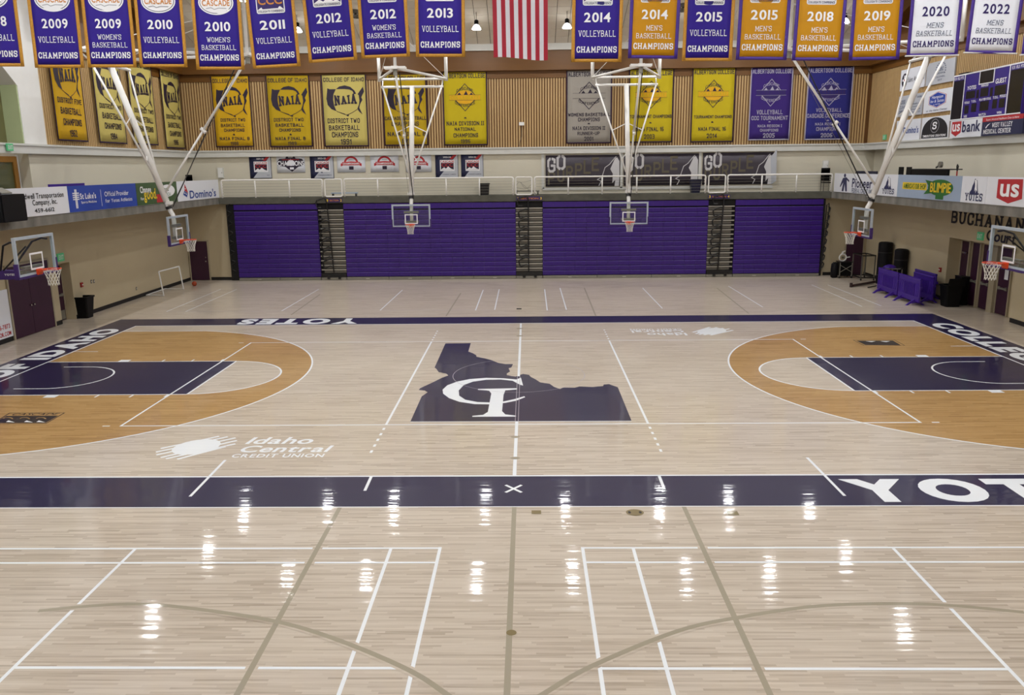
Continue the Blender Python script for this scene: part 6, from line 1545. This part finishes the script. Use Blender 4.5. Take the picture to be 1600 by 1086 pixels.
t = thing('folded_table', 'purple folded table top edge behind the credit union board', 'table', (XBR+.9, (ya+yb_)/2, 4.25)); MB().box(XBR+.86, XBR+.92, yb_, ya, 4.3, 5.27).build('table_top', NAVYC, t); MB().box(XBR+.8, XBR+.98, yb_+.2, yb_+.3, 4.25, 4.32).box(XBR+.8, XBR+.98, ya-.3, ya-.2, 4.25, 4.32).build('foot', BLACK, t)
ya, yb_ = at(76, 289, X=XBL-.5).y, at(131, 288, X=XBL-.5).y
t = thing('folded_table', 'purple folded table top edge behind the left balcony boards', 'table', (XBL-.5, (ya+yb_)/2, 4.25)); MB().box(XBL-.53, XBL-.47, ya, yb_, 4.3, 5.24).build('table_top', BARRP, t); MB().box(XBL-.6, XBL-.4, ya+.2, ya+.3, 4.25, 4.32).box(XBL-.6, XBL-.4, yb_-.3, yb_-.2, 4.25, 4.32).build('foot', BLACK, t)
# ------------------------------------------------------------------ exit signs, alarms, vents, emergency lamp
def exit_sign(px, py, X, sgn, label, w_=.32, h=.24):
    p = at(px, py, X=X); t = thing('exit_sign', label, 'sign', tuple(p), 0, 'green exit signs')
    MB().box(min(X, X+sgn*.05), max(X, X+sgn*.05), p.y-w_/2, p.y+w_/2, p.z-h/2, p.z+h/2).build('housing', EXITG, t)
    pl = Plane((X+sgn*.051, p.y, p.z), (0, 1, 0) if sgn > 0 else (0, -1, 0), (0, 0, 1)); pl.text(t, 'EXIT', -w_*.38, -h*.28, w_*.38, h*.28, WHITEP, font='bold', d=.003)
exit_sign(14, 230, XL+.2, 1, 'green exit sign on the white ledge at the far left'); exit_sign(93.5, 402, XL, 1, 'green exit sign on the beige wall above the left recess', .42, .3)
exit_sign(1383, 214.5, XR-.01, -1, 'small green exit sign on the wood slats by the right corner'); exit_sign(1533, 369, XR, -1, 'green exit sign above the right doors beside the lettering', .42, .3)
def alarm(px, py, X, sgn, label):
    p = at(px, py, X=X); t = thing('fire_alarm', label, 'alarm', tuple(p), 0, 'red fire alarm boxes')
    MB().box(min(X, X+sgn*.06), max(X, X+sgn*.06), p.y-.07, p.y+.07, p.z-.09, p.z+.09).build('box', REDP, t); MB().box(min(X+sgn*.06, X+sgn*.075), max(X+sgn*.06, X+sgn*.075), p.y-.04, p.y+.04, p.z-.02, p.z+.02).build('pull_handle', WHITEP, t)
alarm(126.5, 445, XL, 1, 'red fire alarm box above the black bin on the left wall'); alarm(1470, 421.5, XR, -1, 'red fire alarm box beside the right door recess')
for px, py, X, lb in ((142.5, 440, XL, 'left of the pair of switch plates on the left wall'), (146.5, 439.5, XL, 'right of the pair of switch plates on the left wall'), (213, 451, XL, 'outlet plate low on the left wall before the goal')):
    p = at(px, py, X=X); t = thing('wall_plate', lb, 'wall plate', tuple(p), 0, 'small wall plates'); MB().box(X, X+.012, p.y-.05, p.y+.05, p.z-.07, p.z+.07).build('plate', GREYD, t); MB().box(X+.012, X+.025, p.y-.015, p.y+.015, p.z-.03, p.z+.03).build('switch', WHITEP, t)
p = at(815, 193.5, Y=YB); t = thing('emergency_lamp', 'small white emergency lamp on the slats below the flag', 'lamp', (p.x, YB, p.z))
MB().box(p.x-.13, p.x+.13, YB-.1, YB, p.z-.08, p.z+.08).build('case', WHITEP, t); MB().path([(p.x, YB-.03, p.z-.08), (p.x+.01, YB-.03, p.z-.6), (p.x-.1, YB-.03, p.z-.9), (p.x-.14, YB-.03, 6.66)], .012, 5).build('cord', GREYD, t)
def on_vault(px, py):
    lo, hi = 5.0, 21.3
    for _ in range(40):
        mid = (lo+hi)/2
        if at(px, py, Y=mid).z < zc(mid): lo = mid      # below the vault: further away
        else: hi = mid
    return at(px, py, Y=lo)
for px, py, lb in ((555.5, 21, 'round dark ceiling vent above the lamp between 2012 pennants'), (1067.5, 11, 'round dark ceiling vent between the gold 2014 and purple 2015 pennants')):
    p = on_vault(px, py); sl = -2*p.y*.00935; t = thing('ceiling_vent', lb, 'vent', tuple(p), 0, 'round ceiling vents')
    m = MB()
    for r_ in (.36, .25, .14): m.path([(p.x+r_*math.cos(a_), p.y+r_*math.sin(a_), p.z+r_*math.sin(a_)*sl-.03) for a_ in [i*math.pi/12 for i in range(24)]], .03, 5, closed=True)
    m.build('ring', GREYD, t); MB().tube((p.x, p.y, p.z-.05), (p.x, p.y, p.z+.02), .06, 10).build('cone', BLACK, t)
